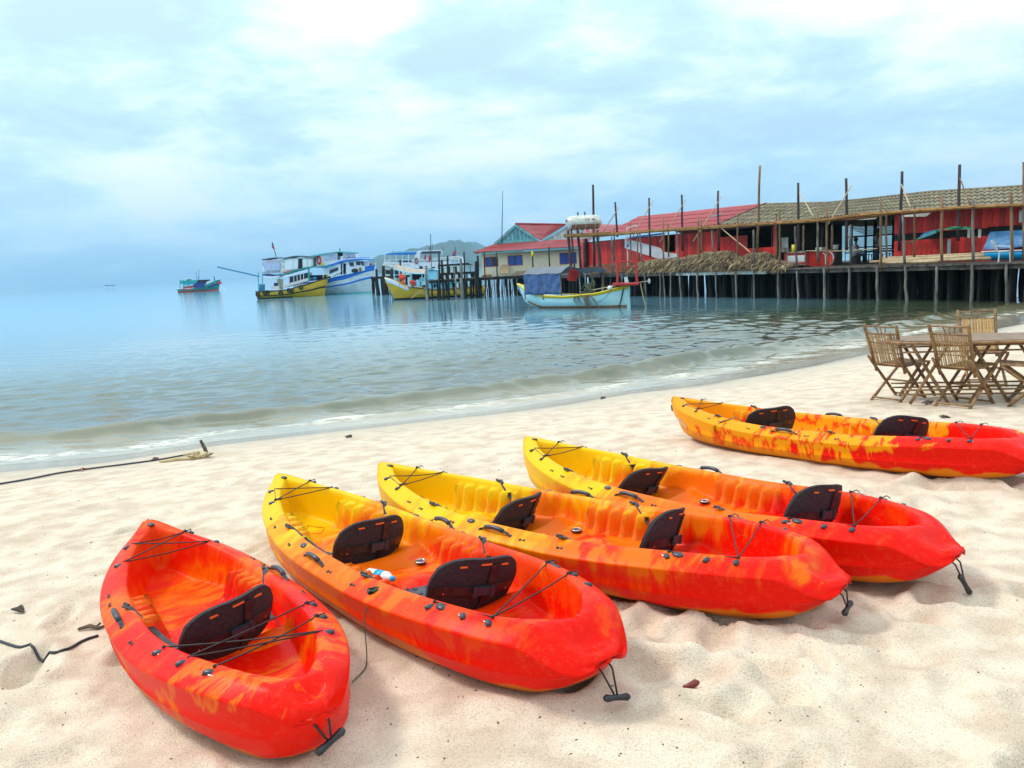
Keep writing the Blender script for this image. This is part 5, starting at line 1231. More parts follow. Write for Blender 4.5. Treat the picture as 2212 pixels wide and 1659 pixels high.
for a in (-.7, .0, .7): 
    Mx = ax.to_track_quat('Z', 'Y').to_matrix(); MB().ring(cen+ax*a, r0+.005, .018, 'Z', 24, 5, Mx).build('tank_band', 'tank', tk, True, w=True)
ec = cen-ax*1.22+Vector((0, -.04, .12)); Mx = (ax*-1).to_track_quat('Z', 'Y').to_matrix()
MB().ring(ec, .20, .035, 'Z', 20, 5, Mx).build('end_ring', 'whitepaint', tk, True, w=True); MB().ball(ec, .10, 10).build('end_plug', 'dark', tk, True, w=True)
mb = MB(); fy = Vector((0, -r0-.0, .12))
for dx in (.1, .3, .62, .68): mb.ball(cen+ax*dx+Vector((0, -.55, .17)), .05 if dx < .5 else .07, 6, (1, .4, 1))
mb.build('tank_marks', 'rust', tk, w=True)
for dx in (-.4, .1): MB().tube([cen+ax*dx+Vector((0, 0, .5)), cen+ax*dx+Vector((0, 0, .72))], .05, 7).build('valve', 'greyplastic', tk, w=True)
zt = aty(1262, 503.5, 57).z
for dy in (-.5, .0, .5): A = cen+ax*-1.45; B = cen+ax*1.9; MB().prism([Vector((A.x, A.y+dy, zt-.2)), Vector((B.x, B.y+dy, zt-.2)), Vector((B.x, B.y+dy, zt-.02)), Vector((A.x, A.y+dy, zt-.02))], (0, .12, 0)).build('stand_beam', 'rustwood', tk, w=True)
for px in (1229, 1236, 1250, 1292): 
    T = aty(px-2, 500, 56.8 if px != 1250 else 57.6); B = Vector((T.x+.15, T.y, DZ-.2)); pole(MB(), B, T+Vector((0, 0, .1)), .11 if px != 1236 else .07, .02, 7, px).build('stand_leg', 'darkpole', tk, True, w=True)
for i in range(9): q = cen+ax*(-.8+.2*i)+Vector((0, -.4, 0)); MB().prism([Vector((q.x, q.y, zt)), Vector((q.x+.04, q.y, zt)), Vector((q.x+.04, q.y, zt+.28)), Vector((q.x, q.y, zt+.28))], (0, .05, 0)).build('cradle_rod', 'rust' if i % 2 else 'dirtywhite', tk, w=True)

# ------------------------------------------------------------------ cream house
ho = thing('cream_house', 'cream walled house with red corrugated roofs and two gables, left of the water tank', 'house', Vector((aty(1150, 590, 75).x, 75, DZ)))
HY = 75
def H(u, v, Y=HY): return aty(*ch(u, v), Y)
def slabp(pts, dy, name, m, par, Y=HY, cf=H): p = [cf(u, v, Y) for u, v in pts]; return MB().prism(p, (0, dy, 0)).build(name, m, par, w=True)
def vr(u1, v1, u2, v2, Y):      # upright rectangle (true vertical) spanning two pixels
    a = H(u1, v1, Y); b = H(u2, v2, Y); return [Vector((a.x, Y, b.z)), Vector((b.x, Y, b.z)), Vector((b.x, Y, a.z)), Vector((a.x, Y, a.z))]
wl_ = H(275, 1130); wr_ = H(1925, 1030); zb_ = DZ-.05; zt_ = wl_.z+.15
wins = [(345, 1185, 560, 1345), (715, 1160, 958, 1325), (1558, 1115, 1836, 1300)]
WR = [(min(H(a, b).x, H(a, d).x), H(c, d).x, H((a+c)/2, d).z, H((a+c)/2, b).z) for a, b, c, d in wins]
xs_ = [wl_.x]+[v for w_ in WR for v in (w_[0], w_[1])]+[wr_.x]
for i in range(0, len(xs_), 2):
    MB().prism([(xs_[i], HY, zb_), (xs_[i+1], HY, zb_), (xs_[i+1], HY, zt_), (xs_[i], HY, zt_)], (0, .2, 0)).build('wall', 'cream', ho, w=True)
for i, (x0, x1, z0, z1) in enumerate(WR):
    MB().prism([(x0, HY+.002, zb_), (x1, HY+.002, zb_), (x1, HY+.002, z0), (x0, HY+.002, z0)], (0, .19, 0)).build('wall', 'cream', ho, w=True)
    MB().prism([(x0, HY+.002, z1), (x1, HY+.002, z1), (x1, HY+.002, zt_), (x0, HY+.002, zt_)], (0, .19, 0)).build('wall', 'cream', ho, w=True)
    wn_ = MB(); t = .05
    for (a, b, c, d) in ((x0, x1, z0, z0+t), (x0, x1, z1-t, z1), (x0, x0+t, z0+t, z1-t), (x1-t, x1, z0+t, z1-t)): wn_.prism([(a, HY-.03, c), (b, HY-.03, c), (b, HY-.03, d), (a, HY-.03, d)], (0, .12, 0))
    f = wn_.build('window', 'redframe', ho, w=True); xm = (x0+x1)/2
    for (a, b, m_) in ((x0+t, xm-.03, 'blueglass'), (xm+.03, x1-t, 'darkglass' if i == 0 else 'blueglass')): MB().prism([(a, HY+.05, z0+t), (b, HY+.05, z0+t), (b, HY+.05, z1-t), (a, HY+.05, z1-t)], (0, .02, 0)).build('pane', m_, f)
    MB().prism([(xm-.03, HY+.0, z0+t), (xm+.03, HY+.0, z0+t), (xm+.03, HY+.0, z1-t), (xm-.03, HY+.0, z1-t)], (0, .06, 0)).build('mullion', 'redframe' if i != 1 else 'dark', f)
MB().prism([(wl_.x, HY+.2, zb_), (wl_.x, HY+9, zb_), (wl_.x, HY+9, zt_), (wl_.x, HY+.2, zt_)], (.2, 0, 0)).build('wall', 'cream', ho, w=True)
MB().prism([(wr_.x-.2, HY+.2, zb_), (wr_.x-.2, HY+9, zb_), (wr_.x-.2, HY+9, zt_), (wr_.x-.2, HY+.2, zt_)], (.2, 0, 0)).build('wall', 'cream', ho, w=True)
MB().prism([(wl_.x, HY+9, zb_), (wr_.x, HY+9, zb_), (wr_.x, HY+9, zt_), (wl_.x, HY+9, zt_)], (0, .2, 0)).build('wall', 'cream', ho, w=True)
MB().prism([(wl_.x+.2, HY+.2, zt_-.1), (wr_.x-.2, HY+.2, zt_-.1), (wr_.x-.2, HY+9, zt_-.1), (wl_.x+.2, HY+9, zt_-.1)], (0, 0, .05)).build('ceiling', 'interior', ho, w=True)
ev = [H(150, 1118, 74.2), H(700, 1078, 74.2), H(1250, 1055, 74.2), H(1990, 1012, 74.2)]; tpv = [H(485, 985, 76.3), H(900, 950, 76.3), H(1400, 915, 76.3), H(2080, 885, 76.3)]
roof(ev, tpv, 14, 2, 'redroof', ho, wl=.22, amp=.03)
roof([Vector((ev[0].x, 84, ev[0].z)), ev[0]], [Vector((tpv[0].x, 83, tpv[0].z)), tpv[0]], 6, 2, 'redroof', ho, wl=.22)
def fascia(a, b, h_, dy, m_, par, Y=None): MB().prism([a, b, b+Vector((0, 0, h_)), a+Vector((0, 0, h_))], (0, dy, 0)).build('fascia_board', m_, par, w=True)
fascia(H(270, 1145, 74.3), H(960, 1098, 74.3), .12, .06, 'teal', ho); fascia(H(965, 1102, 74.3), H(1860, 1050, 74.3), .22, .06, 'ltblue', ho)
# first gable
ap = H(840, 672, 76.35); gl = H(485, 990, 76.35); gr_ = H(1225, 930, 76.35)
ap2 = H(1650, 680, 83); 
def gable(apx, l, r__, m_, nm):
    n = 12
    for i in range(n):
        t0, t1 = i/n, (i+1)/n; xa = l.x+(r__.x-l.x)*t0; xb = l.x+(r__.x-l.x)*t1
        def zt2(x): return l.z+(apx.z-l.z)*(x-l.x)/(apx.x-l.x) if x < apx.x else r__.z+(apx.z-r__.z)*(r__.x-x)/(r__.x-apx.x)
        zb2 = l.z+(r__.z-l.z)*t0; MB().prism([(xa+.01, l.y+.05+.012*(i % 2), zb2-.1), (xb-.01, l.y+.05+.012*(i % 2), zb2-.1), (xb-.01, l.y+.05+.012*(i % 2), zt2(xb)), (xa+.01, l.y+.05+.012*(i % 2), zt2(xa))], (0, .04, 0)).build('panel', m_, ho, w=True)
gable(ap-Vector((0, 0, .1)), gl, gr_, 'tealpanel', 'gable'); up3 = Vector((0, 0, .24))
for a, b in ((gl, ap), (ap, gr_)): MB().prism([a-up3*.6, b-up3*.6, b+up3*.4, a+up3*.4], (0, -.12, 0)).build('barge_board', 'teal', ho, w=True)
a = gl.lerp(gr_, .12)+Vector((0, 0, .0)); b = gl.lerp(gr_, .93); MB().prism([a, b, b+Vector((0, 0, .25)), a+Vector((0, 0, .25))], (0, -.05, 0)).build('barge_board', 'teal', ho, w=True)
MB().prism([ap+Vector((-.05, 0, -1.6)), ap+Vector((.05, 0, -1.6)), ap+Vector((.05, 0, -.3)), ap+Vector((-.05, 0, -.3))], (0, -.06, 0)).build('king_post', 'teal', ho, w=True)
vl = H(1245, 922, 76.4); up4 = Vector((0, 0, .10))
roof([vl+up4*.2, vl+up4*.2+Vector((.02, 1.2, 0))], [ap+up4+Vector((0, -.1, 0)), ap2+up4], 1, 1, 'redroof', ho, wl=5)
n = 8; base_l = [ap.lerp(gr_, 1)+Vector((0, 0, .05)), vl+Vector((.3, 2.5, .05))]
roof([gr_+up4, vl+Vector((.35, .8, .1)), H(1280, 915, 77.5), H(1440, 800, 80), H(1660, 690, 82.9)], [ap+up4+Vector((0, -.1, 0)), ap.lerp(ap2, .3)+up4, ap.lerp(ap2, .55)+up4, ap.lerp(ap2, .8)+up4, ap2+up4], 10, 3, 'redroof', ho, wl=.22, amp=.02)
MB().tube([ap+Vector((0, -.1, .16)), ap2+Vector((0, 0, .16))], .08, 6).build('ridge_cap', 'redroof', ho, w=True)
roof([gl+up4, gl+Vector((.4, 7, 0))+up4], [ap+up4+Vector((0, -.1, 0)), ap+Vector((.6, 7, 0))+up4], 6, 2, 'redroof', ho, wl=.3)
ap3 = H(1725, 650, 77); g3l = H(1268, 918, 77); g3r = H(2100, 880, 77)
gable(ap3-Vector((0, 0, .1)), g3l, g3r, 'dirtywhite', 'gable')
for a, b in ((g3l, ap3), (ap3, g3r)): MB().prism([a-up3*.6, b-up3*.6, b+up3*.4, a+up3*.4], (0, -.12, 0)).build('barge_board', 'ltblue', ho, w=True)
roof([g3r+up4, g3r+Vector((1, 6, 0))+up4], [ap3+up4, ap3+Vector((1, 6, 0))+up4], 4, 2, 'redroof', ho, wl=.3); roof([g3l+up4+Vector((.3, .3, 0)), g3l+Vector((1.5, 6, .6))+up4], [ap3+up4, ap3+Vector((1, 6, 0))+up4], 4, 2, 'redroof', ho, wl=.3)
lb = [H(580, 1450, 73.6), H(718, 1448, 73.6), H(740, 1308, 74.9), H(610, 1315, 74.9)]
tag(MB().prism(lb, (0, .05, 0)).build('leaning_board', 'pale'), 'brown board leaning against the cream wall between two windows', 'board')
c = H(365, 1455, 74); tag(MB().ball((c.x, c.y, DZ+.12), .5, 8, (1.1, .8, .28)).build('fabric_heap', 'brownwood'), 'low brown heap at the left foot of the cream wall', 'heap')
p1_ = aty(1086, 411, 76); p0_ = aty(1082.5, 530, 76); p0_.z = DZ+2
tag(MB().tube([p0_, p0_.lerp(p1_, .5), p1_], [.06, .04, .02], 5).build('antenna_mast', 'darkpole'), 'tall thin antenna mast rising behind the left gable', 'mast')

# ------------------------------------------------------------------ jetties left of the house
def jetty(name, label, pxa, pxb, Y, z, depth, posts, ydeck, back=3, spacing=.8):
    a = aty(pxa, ydeck, Y); b = aty(pxb, ydeck, Y); t = thing(name, label, 'jetty', Vector(((a.x+b.x)/2, Y, 0)))
    x = a.x
    while x < b.x: MB().box((x+.14, Y+depth/2, z), (.26, depth+rd.uniform(-.1, .1), .06)).build('deck_board', 'deckwood', t, w=True) if Y < 80 else None; x += .28
    if Y >= 80: MB().box(((a.x+b.x)/2, Y+depth/2, z), (b.x-a.x, depth, .06)).build('deck', 'deckwood', t, w=True)
    for yy in (Y+.1, Y+depth-.1): MB().box(((a.x+b.x)/2, yy, z-.13), (b.x-a.x, .1, .19)).build('edge_beam', 'pile', t, w=True)
    for (px, ytop, ybot, r__, grey) in posts:
        T = aty(px, ytop, Y-.12); B = aty(px+2, ybot, Y-.12); B.z = -.8; pole(MB(), B, T, r__, .03, 7, rd.random(), .8).build('post', 'pilegrey' if grey else 'pile', t, True, w=True)
    for k in range(back):
        x = a.x
        while x < b.x: pole(MB(), (x+rd.uniform(-.2, .2), Y+.5+k*depth/back, -.8), (x+rd.uniform(-.2, .2), Y+.5+k*depth/back, z-.04), rd.uniform(.06, .09), .03, 5, rd.random()).build('pile', 'pile', t, True, w=True); x += spacing
    return t
def cm(u, v): return cm_(u, v)
pj = [(*cm(1150, 510), 655, .13, 1), (*cm(1400, 250), 650, .09, 0), (*cm(1572, 315), 652, .10, 0), (*cm(1895, 240), 650, .08, 0), (*cm(2165, 310), 648, .11, 0), (*cm(1725, 760), 655, .08, 1), (*cm(1840, 760), 655, .13, 1), (*cm(1935, 760), 655, .09, 0), (*cm(2020, 760), 654, .09, 0), (*cm(2130, 420), 650, .12, 0), (*cm(1455, 400), 600, .12, 0), (*cm(1830, 365), 600, .13, 1)]
pj += [(1046, 543, 640, .06, 0), (1072, 544, 640, .06, 0), (1150, 548, 640, .07, 0), (1186, 533, 640, .07, 0)]
jetty('near_jetty', 'narrow jetty with tall thin posts in front of the yellow fishing boat', 926, 1140, 67, 1.66, 1.6, pj, 604, 2, .7)
pj2 = [(813, 581, 640, .16, 0), (828, 574, 640, .22, 0), (846, 580, 640, .2, 0), (864, 561, 600, .12, 0), (826, 600, 640, .14, 0), (835, 600, 640, .14, 0)]
jetty('far_jetty', 'dark far jetty with thick posts, between the white excursion boats', 800, 1032, 90, 2.05, 3.0, pj2, 596, 5, .75)
# raised landing stage on the far jetty
ls = thing('landing_stage', 'raised plank landing stage on the jetty before the white double-decker', 'platform', aty(1000, 582, 88))
a = aty(*cm(1380, 530), 88); b = aty(*cm(1990, 490), 88); MB().prism([a, b, b+Vector((0, 0, .22)), a+Vector((0, 0, .22))], (0, 1.5, 0)).build('platform_deck', 'pile', ls, w=True)
for u in (1400, 1470, 1600, 1700, 1735, 1830, 1840): T = aty(*cm(u, 520), 88.2); pole(MB(), (T.x, T.y, 1.9), T, .14, .02, 6, u).build('leg', 'pilegrey' if u in (1700, 1830) else 'pile', ls, True, w=True)
for u in (2015,): T = aty(*cm(u, 485), 88.2); MB().tube([(T.x, T.y, T.z-1.2), T], .04, 5).build('rail_post', 'pile', ls, w=True)
a = aty(*cm(1900, 487), 88); b = aty(*cm(2060, 484), 88); MB().tube([a, b], .05, 5).build('rail', 'pile', ls, w=True)
# yellow marker and small white marker on posts by the house
c = aty(*ch(1112, 1095), 66.8); c2_ = aty(*ch(1112, 1185), 66.8)
tag(MB().tube([c2_, c.lerp(c2_, .4), c], [.13, .11, .06], 8).build('yellow_marker', 'yellow', None, True), 'yellow cap tied on a thin post in front of the cream house', 'marker')
a = aty(*ch(1287, 1245), 66); b = aty(*ch(1292, 1345), 66); tag(MB().tube([b, a], .035, 5).build('marker_rod', 'dirtywhite'), 'short white-tipped rod before the cream wall', 'rod')

# ------------------------------------------------------------------ boats
def pp(cf, pts, Y, depth, name, m, par, w=True):
    p = [aty(*cf(u, v), Y) for u, v in pts]; return MB().prism(p, (0, depth, 0)).build(name, m, par, w=w)
class Hull:
    def __init__(s, L, B, sheer, rake=.6, sternw=.7, srake=0, draft=.45, full=.55, sternup=0, double=False):
        s.L = L; s.B = B; s.sheer = sheer; s.rake = rake; s.sw = sternw; s.sr = srake; s.dr = draft; s.full = full; s.su = sternup; s.db = double
    def sh(s, t):
        P_ = s.sheer
        for (a, za), (b, zb) in zip(P_[:-1], P_[1:]):
            if t <= b: f = (t-a)/(b-a); f = f*f*(3-2*f)*.5+f*.5; return za+(zb-za)*f
        return P_[-1][1]
    def wd(s, t):
        f = math.sin(math.pi/2*min(1, (1-t)/.45))**.75
        a = (s.sw+(1-s.sw)*math.sin(math.pi/2*min(1, t/.4))) if not s.db else math.sin(math.pi/2*min(1, t/.42))**.8
        return max(.02, s.B/2*f*a)
    def p(s, t, q, side, out=0.0):        # q 0 keel .. 1 sheer
        zt = s.sh(t); kz = -s.dr+s.su*max(0, .25-t)*4*.25 + s.su*.0; z = kz+(zt-kz)*q
        y = s.wd(t)*min(1, q*1.6)**s.full*(1-.12*(1-q))+out
        x = t*s.L + s.rake*max(0, (t-.6)/.4)**3*(q-.25) - s.sr*max(0, (.35-t)/.35)**2*(q-.25)
        return Vector((x, side*y, z))
    def skin(s, name, m, par, nt=30, nq=8):
        rows = []
        for i in range(nt+1):
            t = i/nt; L_ = [s.p(t, j/nq, 1) for j in range(nq+1)]; R_ = [s.p(t, j/nq, -1) for j in range(nq+1)]
            dk = s.p(t, 1, 1); inn = [Vector((dk.x, dk.y-.08 if dk.y > .1 else dk.y*.3, dk.z)), Vector((dk.x, 0, dk.z-.35))]
            rows.append(R_[::-1]+L_[1:]+inn+[Vector((dk.x, -(dk.y-.08) if dk.y > .1 else -dk.y*.3, dk.z))])
        mb = MB(); mb.grid(rows, True); n = len(rows[0]); mb.f.append(tuple(range(n))); mb.f.append(tuple(len(mb.v)-n+k for k in range(n)))
        return mb.build(name, m, par, True)
    def band(s, q0, q1, name, m, par, out=.015, t0=0, t1=1, nt=26, abs_=None):
        mb = MB()
        for sd_ in (-1, 1):
            rows = []
            for i in range(nt+1):
                t = t0+(t1-t0)*i/nt
                if abs_: zt = s.sh(t); a = (abs_[0]+s.dr)/(zt+s.dr); b = (abs_[1]+s.dr)/(zt+s.dr)
                else: a, b = q0, q1
                rows.append([s.p(t, a, sd_, out), s.p(t, (a+b)/2, sd_, out), s.p(t, b, sd_, out), s.p(t, b, sd_, -.01), s.p(t, a, sd_, -.01)])
            mb.grid(rows, True)
        return mb.build(name, m, par, True)
    def gun(s, name, m, par, r=.05, t0=0, t1=1):
        mb = MB()
        for sd_ in (-1, 1): mb.tube([s.p(t0+(t1-t0)*i/24, 1, sd_, 0) for i in range(25)], r, 6)
        return mb.build(name, m, par, True)
def place(par_name, label, cat, pxy, yaw):
    p = atz(*pxy, 0); return thing(par_name, label, cat, Vector((p.x, p.y, 0)), (0, 0, R(yaw)), 'boats moored off the pier')
# yellow excursion boat
Yb = 102; yb = place('excursion_boat', 'yellow-hulled two-deck excursion boat hung with tyres and a banner', 'boat', (562, 645.5), -8)
hl = Hull(8.7, 2.9, [(0, .95), (.2, .9), (.5, 1.0), (.75, 1.45), (1, 2.15)], .65, .78)
hl.skin('hull', 'yhull', yb); hl.gun('gunwale', 'tyre', yb, .07); hl.band(0, 0, 'dark_waterline', 'pile', yb, .012, abs_=(-.1, .14), t1=.55); hl.band(.56, .64, 'rub_rail', 'pile', yb, .05)
hl.band(.0, .88, 'stern_panel', 'tyre', yb, .02, t0=0, t1=.025); MB().box((.3, 0, .5), (.5, 2.1, .5)).build('stern_block', 'tyre', yb)
def cyp(u, v): return cy_(u, v)
YF = yb.location.y-1.1
def yp_(pts, depth, name, m, dY=0): return pp(cyp, pts, YF+dY, depth, name, m, yb)
yp_([(125, 625), (440, 590), (440, 365), (125, 365)], 2.4, 'upper_cabin_end', 'whitepaint', .1)
yp_([(445, 610), (1050, 480), (1050, 310), (515, 345), (445, 360)], 2.3, 'upper_cabin', 'dirtywhite', .1)
for i, (a, b) in enumerate(((530, 680), (690, 770), (860, 940), (950, 1025))):
    yp_([(a, 560-(a-530)*.15), (b, 560-(b-530)*.15), (b, 350), (a, 358)], .04, 'side_curtain', 'whiteplastic', .03)
yp_([(780, 530), (855, 520), (850, 345), (782, 348)], .04, 'painted_opening_shade', 'dark', .04)  # dark plate on the closed cabin, an opening's shade put in the colour
def arc_roof(pts, th, name, m, dY=-.15, depth=2.8): top = pts; bot = [(u, v+th) for u, v in pts[::-1]]; return yp_(bot[::-1][::-1]+top[::1] if False else top+bot, depth, name, m, dY)
arc_roof([(105, 355), (200, 340), (320, 322), (440, 320), (520, 325)], 16, 'canvas_roof', 'darkroof'); arc_roof([(515, 335), (600, 310), (720, 288), (850, 290), (960, 300), (1110, 310)], 22, 'canvas_roof', 'darkroof')
yp_([(130, 660), (300, 672), (440, 655), (440, 630), (300, 645), (130, 630)], 2.3, 'blue_trim', 'navy', .02); yp_([(130, 690), (300, 705), (440, 685), (440, 655), (300, 670), (130, 658)], 2.3, 'white_trim', 'whitepaint', .02)
o_ = yp_([(110, 430), (150, 415), (430, 400), (440, 470), (435, 560), (160, 565), (150, 500)], .04, 'banner', 'banner', -.04)
yp_([(150, 410), (420, 395), (425, 375), (150, 378)], .04, 'banner_top', 'whitepaint', -.05)
def put_text(body, size, m, cf, u, v, Y, par, yaw=0, tilt=0):
    me = text_mesh('lettering', body, size, m); o_ = link('lettering', me, par); p = aty(*cf(u, v), Y)
    o_.matrix_parent_inverse = Matrix.LocRotScale(par.location, par.rotation_euler, par.scale).inverted(); o_.location = p; o_.rotation_euler = (R(90), R(-tilt), yaw); return o_
put_text('ISLAND HOPPER', .29, 'blackink', cyp, 290, 588, YF-.02, yb, 0, 1); put_text('BEACH  TOURS', .12, 'redink', cyp, 285, 392, YF-.08, yb) if False else None
MB().prism([aty(*cyp(165, 395), YF-.07), aty(*cyp(410, 388), YF-.07), aty(*cyp(410, 380), YF-.07), aty(*cyp(165, 386), YF-.07)], (0, .015, 0)).build('banner_red_line', 'redink', yb, w=True)
arc_roof([(480, 628), (700, 562), (960, 492), (1150, 485), (1390, 470)], 16, 'lower_roof', 'tealroof', -.3, 3.0)
yp_([(490, 672), (950, 555), (955, 575), (500, 695)], .05, 'side_awning', 'whiteplastic', -.3)
yp_([(505, 880), (970, 748), (970, 695), (505, 830)], 2.3, 'lower_side', 'whitepaint', .05)
yp_([(620, 790), (960, 705), (960, 600), (620, 680)], 2.0, 'lower_saloon', 'darkglass', .25)
for u, v1, v2 in ((505, 640, 850), (610, 640, 830), (700, 640, 800), (760, 620, 790), (820, 610, 770), (880, 595, 760), (975, 520, 760), (1240, 500, 700), (45, 590, 960), (120, 600, 880), (200, 690, 900), (285, 690, 900), (320, 690, 860), (440, 620, 900)):
    a = aty(*cyp(u, v2), YF); b = aty(*cyp(u-4, v1), YF); MB().tube([a, b], .05 if u != 975 else .11, 5).build('post', 'tealroof' if u in (975, 120, 45, 440) else 'whitepaint', yb, w=True)
yp_([(290, 905), (445, 915), (445, 850), (290, 850)], 1.4, 'stern_bench', 'whitepaint', .2); yp_([(390, 840), (500, 840), (490, 720), (392, 722)], .1, 'brown_screen', 'pale', .6); yp_([(330, 860), (385, 860), (385, 790), (330, 790)], .5, 'engine_box', 'navy', .4)
yp_([(55, 960), (135, 965), (140, 820), (60, 815)], .7, 'water_drum', 'seatblue', .2); yp_([(500, 615), (640, 580), (620, 575), (500, 600)], 1.0, 'life_jackets', 'brightred', -.2)
yp_([(1290, 690), (1345, 680), (1340, 600), (1290, 610)], .3, 'yellow_drum', 'yellow', 1.2); yp_([(1045, 730), (1110, 720), (1105, 680), (1045, 690)], .5, 'blue_basin', 'cyan', .6); yp_([(1000, 760), (1380, 700), (1380, 640), (1000, 650)], .1, 'painted_foredeck_shade', 'dark', 1.6)  # the dark foredeck panel is painted shade
for u, v in ((110, 1000), (258, 972), (310, 965), (575, 975), (735, 925), (785, 930), (960, 870)):
    px_, py_ = cyp(u, v); xl_ = min(8.2, (px_-562)/17.1+.1); tl_ = max(0.03, xl_/hl.L); zl_ = max(.3, aty(px_, py_, 101).z); wy_ = hl.wd(min(tl_, .93))
    MB().ring((xl_, -wy_-.10, zl_), .22, .09, 'Y', 16, 7).build('tyre_fender', 'tyre', yb, True)
a = aty(*cyp(-710, 497), Yb-.5); b = aty(*cyp(60, 672), Yb-.5); MB().tube([a, b], .10, 6).build('boom', 'seatblue', yb, w=True)
a = aty(*cyp(375, 320), Yb); b = aty(*cyp(300, 40), Yb); MB().tube([a, b], .045, 5).build('flag_staff', 'darkpole', yb, w=True)
yp_([(285, 120), (330, 110), (345, 165), (315, 170)], .03, 'flag', 'flagred', 1.0); yp_([(295, 60), (320, 62), (318, 110), (290, 115)], .03, 'flag', 'flagblue', 1.0)
# white and blue boat
wb = place('ferry_boat', 'tall white boat with blue stripes moored behind the yellow excursion boat', 'boat', (798, 632.5), -24)
L = 11.5; wb.location = wb.location-Vector((math.cos(R(-24)), math.sin(R(-24)), 0))*(L-.5); wb.location.y += .2
h2 = Hull(L, 3.4, [(0, 1.7), (.4, 1.75), (.7, 2.3), (1, 3.45)], .9, .75, draft=.6, full=.7)
h2.skin('hull', 'whull', wb); h2.gun('gunwale', 'bluepaint', wb, .10); h2.band(.84, .985, 'blue_band', 'bluepaint', wb, .02, t0=.35); h2.band(.60, .665, 'lower_blue_band', 'bluepaint', wb, .03); h2.band(0, 0, 'waterline_paint', 'teal', wb, .02, abs_=(-.2, .18), t0=.45)
MB().tube([h2.p(1, .1, 1, 0)+Vector((.02, 0, 0)), h2.p(1, .6, 1, 0)+Vector((.03, 0, 0)), h2.p(1, 1.02, 1, 0)+Vector((.03, 0, .15))], .11, 6).build('stem_post', 'whitepaint', wb)
WY = 103.2
def wp_(pts, depth, name, m, dY=0): return pp(cyp, pts, WY+dY, depth, name, m, wb)
wp_([(1380, 680), (1560, 590), (1560, 430), (1260, 520), (1260, 620)], 2.6, 'main_cabin', 'whitepaint', 0); wp_([(1350, 630), (1515, 560), (1510, 500), (1360, 555)], .05, 'window', 'darkglass', -.06)
wp_([(1660, 640), (2010, 560), (1985, 410), (1900, 385), (1660, 400)], 2.2, 'wheelhouse', 'whitepaint', .1); wp_([(1560, 640), (1660, 620), (1660, 430), (1570, 440)], .1, 'painted_doorway_shade', 'dark', .4)  # the door is a dark plate, its shade put in the colour
for a, b in (((1730, 480), (1715, 412)), ((1855, 460), (1835, 395)), ((1955, 468), (1925, 400))): wp_([(a[0], a[1]+4), (a[0]+(75 if a[0] < 1900 else 38), a[1]), (b[0]+(80 if a[0] < 1900 else 50), b[1]), b], .05, 'window', 'darkglass', .03)
wp_([(1110, 520), (1250, 490), (1500, 400), (1500, 235), (1130, 270), (1110, 300)], 2.2, 'upper_cabin', 'whitepaint', .2); wp_([(1600, 370), (1850, 340), (1820, 240), (1600, 235)], 2.0, 'upper_cabin', 'whitepaint', .3)
for a, b, c_, d in ((1265, 375, 1375, 280), (1385, 350, 1495, 270), (1625, 340, 1705, 265), (1740, 330, 1825, 268)): wp_([(a, b), (c_, b-12), (c_-8, d-2), (a-6, d+6)], .05, 'window', 'banner', .1)
wp_([(1500, 300), (1600, 290), (1600, 232), (1500, 232)], 1.5, 'painted_opening_shade', 'dark', .6)  # dark block between the cabins, shade painted as colour
wp_([(1020, 310), (1110, 300), (1230, 262), (1500, 225), (1820, 240), (1825, 228), (1540, 208), (1230, 245), (1010, 290)], 2.8, 'upper_roof', 'teal', -.2)
wp_([(1200, 520), (1400, 480), (1600, 400), (1900, 368), (2115, 375), (2120, 355), (1900, 345), (1600, 372), (1400, 440), (1200, 490)], 3.2, 'deck_edge', 'bluepaint', -.3)
wp_([(1260, 482), (1400, 440), (1600, 368), (1900, 342), (1900, 325), (1600, 350), (1380, 410), (1260, 460)], .08, 'upper_rail_board', 'whitepaint', -.2)
for u in range(1650, 2110, 70): a = aty(*cyp(u, 360), WY); b = aty(*cyp(u, 322), WY); MB().tube([a, b], .03, 5).build('stanchion', 'ltblue', wb, w=True)
a = aty(*cyp(1640, 330), WY); b = aty(*cyp(2095, 322), WY); MB().tube([a, b], .03, 5).build('hand_rail', 'bluepaint', wb, w=True)
for u, v1, v2 in ((1600, 430, 640), (2070, 380, 470), (1545, 150, 230)): a = aty(*cyp(u, v2), WY-.1); b = aty(*cyp(u, v1), WY-.1); MB().tube([a, b], .05, 5).build('post', 'whitepaint' if v1 > 200 else 'darkpole', wb, w=True)
c = aty(*cyp(1162, 372), WY+.1); MB().ring(c, .30, .10, 'Y', 18, 7, Matrix.Diagonal((.75, 1, 1.35))).build('life_ring', 'brightred', wb, True, w=True); wp_([(1190, 470), (1235, 470), (1235, 420), (1190, 425)], .1, 'yellow_box', 'yellow', -.1)
c = aty(*cyp(1820, 565), WY-.2); MB().ball(c, .35, 8, (1.3, .8, .8)).build('anchor_winch', 'tyre', wb, True, w=True); MB().box(c+Vector((.7, 0, .1)), (.22, .3, .5)).build('winch_post', 'brownwood', wb, w=True)
a = aty(*cyp(2130, 560), WY+1); b = aty(*cyp(2080, 390), WY+1); MB().tube([a, b], .05, 5).build('flag_staff', 'whitepaint', wb, w=True); wp_([(2098, 480), (2135, 470), (2128, 430), (2100, 430)], .03, 'flag', 'flagred', .9)
